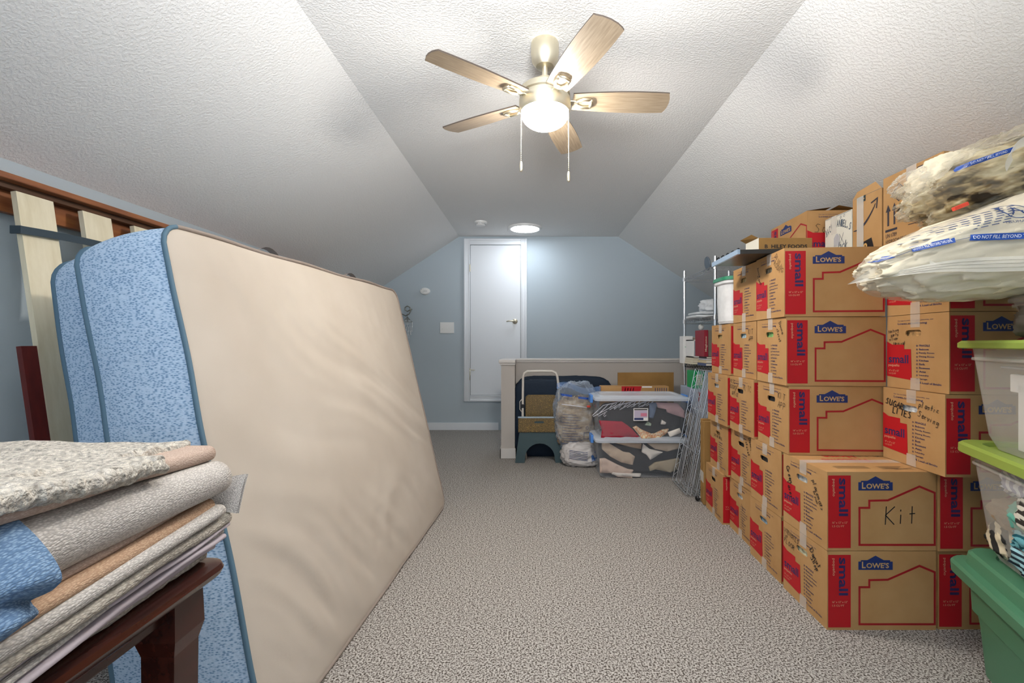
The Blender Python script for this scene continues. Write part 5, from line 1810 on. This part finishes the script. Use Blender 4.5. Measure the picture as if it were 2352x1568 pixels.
TBX0, TBX1, TBY0, TBY1 = .522, 1.245, 3.68, 4.08
tub('lower clear tub with black and beige clothes', 0, TBX0, TBX1, TBY0, TBY1, .335)
tt = tub('upper clear tub with red and black clothes and white hangers', .335, TBX0 - .005, TBX1 + .005, TBY0, TBY1, .335)
p = Pr()
p.rect(0, 0, .118, .100, 0, 1); p.rect(.006, .086, .112, .095, 1, 2); p.rect(.006, .006, .080, .024, 2, 2); p.rect(.006, .026, .112, .084, 3, 2); p.rect(.058, .036, .108, .062, 4, 3)
m = MB(); p.put(m, (.805, TBY0 - .004, .335 + .135), (1, 0, 0), (0, 0, 1), (0, -1, 0)); m.build('label_sticker', [M_LBL, M_DARK, M_NAVY, mat('mauve_print', 'b8aec2', .5), mat('pink_print', 'c9798f', .5)], tt, recalc=False)
M_BLK = mat('black_cloth', '1b1b1e', .9, bump=.3, bscale=40)
M_REDC = mat('crimson_cloth', 'a3132f', .9, bump=.4, bscale=70)
M_BEIG = mat('sand_cloth', 'c4b09a', .9, bump=.3, bscale=50)
M_WHC = mat('ivory_cloth', 'ddd5cc', .9, bump=.3, bscale=50)
def gm(label, c, r, mt, seed, ry=0, rz=0, e=.42, ridge=.16, G='clothes in the clear tubs'):
    R = Matrix.Rotation(math.radians(ry), 3, 'Y') @ Matrix.Rotation(math.radians(rz), 3, 'Z')
    garment(label, c, r, mt, seed, e, R, ridge, grp=G)
yy = TBY0 + .055
def patch(label, pts, mt, seed, dep=0.0, th=.022, name='folded_garment', cat='garment', nz=.010, grp=G):
    P2 = []
    for (x, y) in pts:
        q = at(1350 + x / 5.808, 840 + y / 5.808, TBY0 + .03)
        P2.append((q.x, q.z))
    cx = sum(a for a, _ in P2) / len(P2); cz = sum(b_ for _, b_ in P2) / len(P2)
    b = bmesh.new()
    vs = [b.verts.new((a - cx, 0, c - cz)) for a, c in P2]
    es = [b.edges.new((vs[k], vs[(k + 1) % len(vs)])) for k in range(len(vs))]
    bmesh.ops.triangle_fill(b, use_beauty=True, edges=es)
    for _ in range(3):
        le = [e_ for e_ in b.edges if e_.calc_length() > .018]
        if le: bmesh.ops.subdivide_edges(b, edges=le, cuts=1)
    bmesh.ops.triangulate(b, faces=b.faces[:])
    r_ = bmesh.ops.extrude_face_region(b, geom=b.faces[:])
    back_ = {v for v in r_['geom'] if isinstance(v, bmesh.types.BMVert)}
    bnd = {v for e_ in b.edges if e_.is_boundary for v in e_.verts}
    for v in b.verts:
        q = Vector((v.co.x * 9, seed * 3.1, v.co.z * 22))
        h = noise.noise(q) * nz + noise.noise(q * 2.7) * nz * .4
        if v in back_: v.co.y = th
        else: v.co.y = h - .002
    zmin_ = min(v.co.z for v in b.verts)
    m = MB(); m.bm(b, 0, True)
    m.v = [v - Vector((0, 0, zmin_)) for v in m.v]
    o = m.build(name, mt, None, world=False)
    o.location = (cx, TBY0 + .030 + dep, cz + zmin_)
    return tag(o, label, cat, grp)
G = 'clothes in the clear tubs'
gm('black clothes filling the lower clear tub', (.885, 3.895, .155), (.325, .155, .130), M_BLK, 50, e=.25, ridge=.05)
patch('beige folded trousers at the upper left of the lower tub', [(190, 1030), (260, 1020), (480, 1150), (560, 1160), (630, 1210), (600, 1320), (450, 1290), (300, 1210), (190, 1110)], M_BEIG, 51)
patch('beige folded fabric at the lower left of the lower tub', [(160, 1240), (230, 1235), (400, 1320), (540, 1380), (610, 1390), (580, 1450), (600, 1500), (400, 1480), (300, 1430), (165, 1430)], mat('blush_cloth', 'cbb4a4', .9, bump=.3, bscale=50), 52, .002)
patch('pale pink cuff at the bottom left of the lower tub', [(330, 1418), (480, 1430), (710, 1436), (700, 1478), (420, 1470), (320, 1445)], M_WHC, 53, -.006)
patch('ivory shirt tail in the middle of the lower tub', [(740, 1040), (830, 1110), (1000, 1150), (830, 1250), (780, 1180), (720, 1150)], M_WHC, 54, -.004)
patch('beige trousers along the top right of the lower tub', [(800, 1040), (1240, 1040), (1240, 1100), (1060, 1140), (900, 1110)], M_BEIG, 55, .002)
patch('khaki garment with a dark patch in the lower tub', [(900, 1290), (1220, 1230), (1215, 1370), (1100, 1420), (900, 1380), (830, 1400), (820, 1350)], mat('khaki_cloth', 'a2937a', .9, bump=.3, bscale=50), 56)
patch('tan cloth strip along the top left of the lower tub', [(370, 1030), (720, 1040), (710, 1110), (560, 1080)], mat('tan_strip', 'b39a82', .9, bump=.3, bscale=50), 57)
gm('dark clothes filling the upper clear tub', (.90, 3.895, .460), (.325, .155, .108), M_BLK, 57, e=.25, ridge=.06)
patch('crimson folded sweater at the lower left of the upper tub', [(150, 730), (460, 745), (540, 800), (600, 850), (700, 962), (180, 958), (190, 860)], M_REDC, 58)
patch('orange floral fabric along the bottom of the upper tub', [(600, 820), (650, 800), (720, 850), (850, 905), (900, 900), (1000, 850), (1080, 840), (1060, 890), (950, 968), (720, 968)], (lambda n: (n.color(n.ramp(n.noise(n.coord(), 40, 3), [(.42, 'd9c7a8'), (.5, 'cf7a4a'), (.58, 'e0d2ae')])), n.set(.9, 0, .2), n.m)[2])(N('floral_cloth')), 59, -.004)
patch('mauve garment at the upper right of the upper tub', [(910, 490), (1200, 500), (1290, 600), (1300, 700), (1240, 680), (1060, 620), (1050, 580), (940, 560)], mat('mauve_cloth', 'b08f92', .9, bump=.3), 60)
patch('slate blue sleeve at the middle of the upper tub', [(830, 500), (930, 490), (900, 620), (870, 700), (820, 690)], mat('slate_cloth', '5a6b85', .9, bump=.3), 61)
patch('tiny green and white trim on the dark clothes, left one', [(765, 790), (800, 740), (850, 770), (840, 800)], mat('sage_trim', '9fae98', .9), 62, -.004, name='fabric_scrap')
patch('tiny ivory trim on the dark clothes, right one', [(975, 780), (990, 720), (1045, 755), (1035, 780)], M_WHC, 63, -.004, name='fabric_scrap')
patch('white paper tag in the lower right of the upper tub', [(1060, 880), (1220, 825), (1245, 890), (1090, 945)], M_WHC, 64, -.010, th=.003, name='price_tag', cat='tag', nz=.001, grp=None)
rnd = random.Random(11)
M_HANG = mat('hanger_plastic', 'e3e2ea', .3)
for k in range(9):
    x = .585 + k * .040
    c_ = Vector((x, TBY0 + .05 + .007 * k, .560 + .005 * (k % 3)))
    a = math.radians(28 + rnd.uniform(-8, 10))
    R_ = Matrix.Translation(c_) @ Matrix.Rotation(-a, 4, 'Y')
    pts = [R_ @ Vector(q) for q in ((-.115, 0, -.012), (.09, 0, -.012), (.115, 0, 0), (.0, 0, .030), (-.115, 0, 0))]
    t = thing('clothes_hanger', c_ - Vector((0, 0, .02)), 'thin pale plastic hanger in the upper clear tub', 'hanger', 'white hangers in the upper tub')
    MB().tube(pts, .0032, 6, closed=True).build('hanger', M_HANG, t)

# cardboard behind the tubs
t = thing('flat_cardboard', (1.06, 4.40, 0), 'plain brown cardboard sheet standing behind the clear tubs', 'cardboard')
m = MB()
prism(m, [(.795, 4.30), (1.33, 4.33), (1.33, 4.345), (.795, 4.315)], .001, .818)
m.build('sheet', M_KRAFT2, t)
m = MB(); m.box(.80, 1.315, 4.292, 4.298, .62, .640, .001); m.build('fold_seam', M_KRAFT, t)
t = thing('long_carton', (.92, 4.19, 0), 'long brown carton with red print just behind the clear tubs', 'box')
MB().box(.612, 1.225, 4.13, 4.24, .001, .705, .003).build('carton', M_KRAFT, t)
p = Pr()
p.poly([(.185, .60), (.345, .60), (.365, .704), (.185, .704)], 0)
for k in range(4): p.line([(.215 + k * .024, .66), (.222 + k * .024, .69)], .007, 1)
p.rect(.37, .692, .46, .704, 2)
for k in range(6): p.line([(.49 + k * .02, .655), (.49 + k * .02, .69)], .006, 1)
m = MB(); p.put(m, (.612, 4.1294, .001), (1, 0, 0), (0, 0, 1), (0, -1, 0)); m.build('printing', [M_RED, M_NAVY, M_LBL], t, recalc=False)

# navy cushion, stools, bags of clothes
t = thing('folded_mattress', (.29, 4.50, 0), 'dark navy folded futon mattress standing against the stairwell wall', 'futon mattress')
M_NAVYF = mat('navy_fabric', '0d2236', .75, bump=.35, bscale=18, bdist=.01)
def futon(yc, zt, x0, x1, seed):
    m = MB()
    m.blob(((x0 + x1) / 2, yc, zt / 2), ((x1 - x0) / 2, .052, zt / 2), .28, .03, 2.2, seed, 90, 50, ridge=.03, zmin=.002)
    return m
futon(4.545, .762, -.168, .765, 70).build('rear_fold', M_NAVYF, t)
futon(4.450, .735, -.170, .60, 71).build('front_fold', M_NAVYF, t)
t = thing('step_ladder', (.07, 4.33, 0), 'folded step ladder with white tubular handle and patterned pad', 'step ladder')
M_WTUBE = mat('cream_tube', 'd9d2c8', .35)
def LD(px, py, d=4.33): return at(px, py, d)
m = MB()
lp = [(1209, 1056), (1201, 1000), (1200.5, 960), (1201, 900), (1201.5, 866), (1204, 857), (1211, 852.5), (1240, 852), (1268, 852), (1276, 856), (1280, 864), (1283, 885), (1285, 960), (1287, 1000), (1297, 1056)]
m.tube([LD(a, b_) for a, b_ in lp], .0115, 10)
m.tube([LD(1207, 1057), LD(1297, 1057)], .0125, 10)
m.build('tube_frame', M_WTUBE, t)
c0, c1 = LD(1207, 960, 4.32), LD(1279, 911, 4.32)
m = MB()
m.loft([[Vector((v.x, v.z, v.y)) for v in rrect((c0.x + c1.x) / 2, (c0.z + c1.z) / 2, (c1.x - c0.x) / 2 + o_, (c1.z - c0.z) / 2 + .02 + o_, .035, y)] for o_, y in ((-.008, 4.295), (0, 4.302), (0, 4.318), (-.006, 4.322))], smooth=False)
def gold_mat():
    n = N('gold_flecked_pad')
    v = n.coord((30, 30, 30))
    vo = n.node('ShaderNodeTexVoronoi'); vo.feature = 'DISTANCE_TO_EDGE'
    n.link(v, vo.inputs['Vector'])
    n.color(n.ramp(vo.outputs['Distance'], [(.025, 'b8954e'), (.06, '54472f'), (.5, '3f362a')]))
    n.set(.35, 0, .5)
    return n.m
M_GOLD = gold_mat()
m.build('pad', M_GOLD, t)
a_ = LD(1201, 932)
MB().box(a_.x - .018, a_.x + .016, 4.315, 4.345, a_.z - .018, a_.z + .018, .003).build('clamp', M_DARK, t)
MB().tube([LD(1200, 915), LD(1194, 922), LD(1194, 940), LD(1200, 948)], .004, 6).build('wire_loop', M_WTUBE, t)

t = thing('folding_stool', (.06, 4.18, 0), 'folded grey plastic step stool with gold patterned top', 'step stool')
M_SLATE = mat('slate_green_plastic', '3f5257', .45)
def ST_(px, py): return at(px, py, 4.175)
m = MB()
ol = [(1183, 1063), (1197, 965), (1281, 965), (1297, 1063), (1277, 1063)]
arc_ = [(1276, 1063)] + [(1240 + 34 * math.cos(math.radians(a)), 1051 - 33 * math.sin(math.radians(a)) * 1.0) for a in range(0, 181, 15)] + [(1205, 1063)]
full = [(1183, 1063), (1197, 965), (1281, 965), (1297, 1063)] + arc_
P3 = [ST_(a, b_) for a, b_ in full]
P3 = [Vector((p_.x, 4.175, max(.002, p_.z))) for p_ in P3]
b = bmesh.new()
vs = [b.verts.new(p_) for p_ in P3]
es = [b.edges.new((vs[i], vs[(i + 1) % len(vs)])) for i in range(len(vs))]
bmesh.ops.triangle_fill(b, use_beauty=True, edges=es)
r_ = bmesh.ops.extrude_face_region(b, geom=b.faces[:])
for v_ in r_['geom']:
    if isinstance(v_, bmesh.types.BMVert): v_.co.y += .035
m.bm(b, 0)
m.build('legs', M_SLATE, t)
a0, a1 = ST_(1190.5, 992), ST_(1286, 959)
m = MB()
cxm, czm = (a0.x + a1.x) / 2, (a0.z + a1.z) / 2
b = bmesh.new()
ov = [b.verts.new((x, 4.165, z)) for x, z in ((a0.x, a0.z), (a1.x, a0.z), (a1.x, a1.z), (a0.x, a1.z))]
iv = []
for k in range(16):
    a = 2 * math.pi * k / 16
    cx_ = .034 * (1 if math.cos(a) > 0 else -1)
    iv.append(b.verts.new((cxm + cx_ + .010 * math.cos(a), 4.165, czm + .026 + .010 * math.sin(a))))
es = [b.edges.new((ov[i], ov[(i + 1) % 4])) for i in range(4)] + [b.edges.new((iv[i], iv[(i + 1) % 16])) for i in range(16)]
bmesh.ops.triangle_fill(b, use_beauty=True, edges=es)
bmesh.ops.delete(b, geom=[f for f in b.faces if all(v in iv for v in f.verts)], context='FACES_ONLY')
r_ = bmesh.ops.extrude_face_region(b, geom=b.faces[:])
for v_ in r_['geom']:
    if isinstance(v_, bmesh.types.BMVert): v_.co.y += .045
m.bm(b, 0)
m.box(a0.x - .003, a1.x + .003, 4.160, 4.215, a1.z - .002, a1.z + .006, .002, 1)
m.build('top_panel', [M_GOLD, mat('pale_rim', '9fb0bd', .4)], t)
MB().box(cxm - .045, cxm + .045, 4.20, 4.205, czm + .012, czm + .040).build('handle_slot', M_DARK, t)
m = MB()
for k in range(9):
    x = a0.x + .02 + (a1.x - a0.x - .04) * k / 8
    m.tube([(x - .012, 4.163, a0.z + .002), (x, 4.163, a0.z + .010), (x + .012, 4.163, a0.z + .002)], .0016, 5)
m.build('scallops', M_DARK, t)

M_BAGW = clear_mat('bag_film_cool', 'c9d8ec', .16, .1, .5, 14)
t = thing('clothes_bag', (.41, 4.2, 0), 'clear zip bag of brown and white clothes left of the tubs', 'plastic bag', 'zip bags of clothes by the stools')
m = MB().blob((.395, 4.19, .375), (.165, .10, .21), .7, .12, 2.4, 80, 70, 50, ridge=.28)
def clothes_mat():
    n = N('mixed_clothes')
    v = n.coord((3, 3, 5))
    n.color(n.ramp(n.noise(v, 2.4, 4, .6), [(.34, '2f2c2e'), (.42, '8a7358'), (.55, 'b8a384'), (.68, 'cfc4b4')]))
    n.set(.9, 0, .2)
    n.bump(n.noise(n.coord(), 40, 4), .5, .01)
    return n.m
m.build('clothes', clothes_mat(), t)
film = MB().blob((.395, 4.19, .42), (.190, .115, .30), .7, .10, 2.0, 81, 80, 60, ridge=.16, zmin=.01)
film.build('film', M_BAGW, t)
bv3 = BVHTree.FromPolygons([tuple(v) for v in film.v], film.f)
p = Pr()
for (u, v, w, r_) in ((.045, .625, .10, -6), (.20, .600, .10, -6)):
    cr, sr = math.cos(math.radians(r_)), math.sin(math.radians(r_))
    p.poly([(u, v), (u + w * cr, v + w * sr), (u + w * cr - .018 * sr, v + w * sr + .018 * cr), (u - .018 * sr, v + .018 * cr)], 0)
for i in range(12):
    p.line([(.06, .46 - i * .024), (.18 + .02 * (i % 3), .455 - i * .024)], .003, 2)
p.ring(.28, .34, .012, .003, 2); p.line([(.25, .30), (.30, .30), (.30, .24), (.25, .24)], .003, 2, 1, True)
m = MB(); p.project(m, (.20, 3.9, 0), (1, 0, 0), (0, 0, 1), (0, 1, 0), bv3)
m.build('printing', [M_BLUEP, M_WTXT, M_BTXT], t, recalc=False)
def flag(u, v):
    x = .215 + u * .58
    z = .700 - .10 * u ** 1.5 * (1 - v * .3) + (v - .5) * .05 + .018 * math.sin(u * 11)
    return Vector((x, 4.18 + .03 * math.sin(u * 7 + v), z))
MB().grid(flag, 50, 6).build('loose_top', clear_mat('blue_film', '7fa6e0', .42, .15), t, recalc=False)
m = MB().tube([LD(1290, 928, 4.06), LD(1350, 936, 4.06)], .004, 6); m.build('slider_bar', M_HANG, t)
a_ = LD(1352, 933, 4.055)
MB().box(a_.x - .016, a_.x + .016, 4.045, 4.06, a_.z - .009, a_.z + .009, .004).build('red_slider', mat('red_slider', 'e04a34', .4), t)
t = thing('clothes_bag', (.44, 4.16, 0), 'small white printed bag on the floor under the brown clothes bag', 'plastic bag', 'zip bags of clothes by the stools')
film = MB().blob((.425, 4.10, .098), (.165, .095, .102), .75, .1, 2.2, 84, 70, 46, ridge=.2, zmin=.002)
film.build('bag', mat('white_bag', 'c9c3c0', .4, bump=.4, bscale=25, bdist=.01), t)
bv4 = BVHTree.FromPolygons([tuple(v) for v in film.v], film.f)
p = Pr()
for i in range(6):
    p.line([(.05, .155 - i * .014), (.21, .135 - i * .014)], .004, 0)
p.poly([(.25, .06), (.29, .07), (.31, .12), (.28, .15), (.24, .11)], 1)
m = MB(); p.project(m, (.265, 3.8, 0), (1, 0, 0), (0, 0, 1), (0, 1, 0), bv4)
m.build('printing', [M_BTXT, mat('blue_blotch', '4f78b8', .5)], t, recalc=False)

# crisp steps on moulded and turned pieces
done_ = set()
for o in COL.objects:
    if o.type == 'MESH' and o.data.name not in done_ and o.name.split('.')[0] in ('lid', 'body', 'green_lid', 'canopy', 'motor_housing', 'downrod', 'rim', 'diffuser', 'jar', 'table_top', 'post', 'disc', 'casing'):
        o.data.set_sharp_from_angle(angle=math.radians(32))
        done_.add(o.data.name)
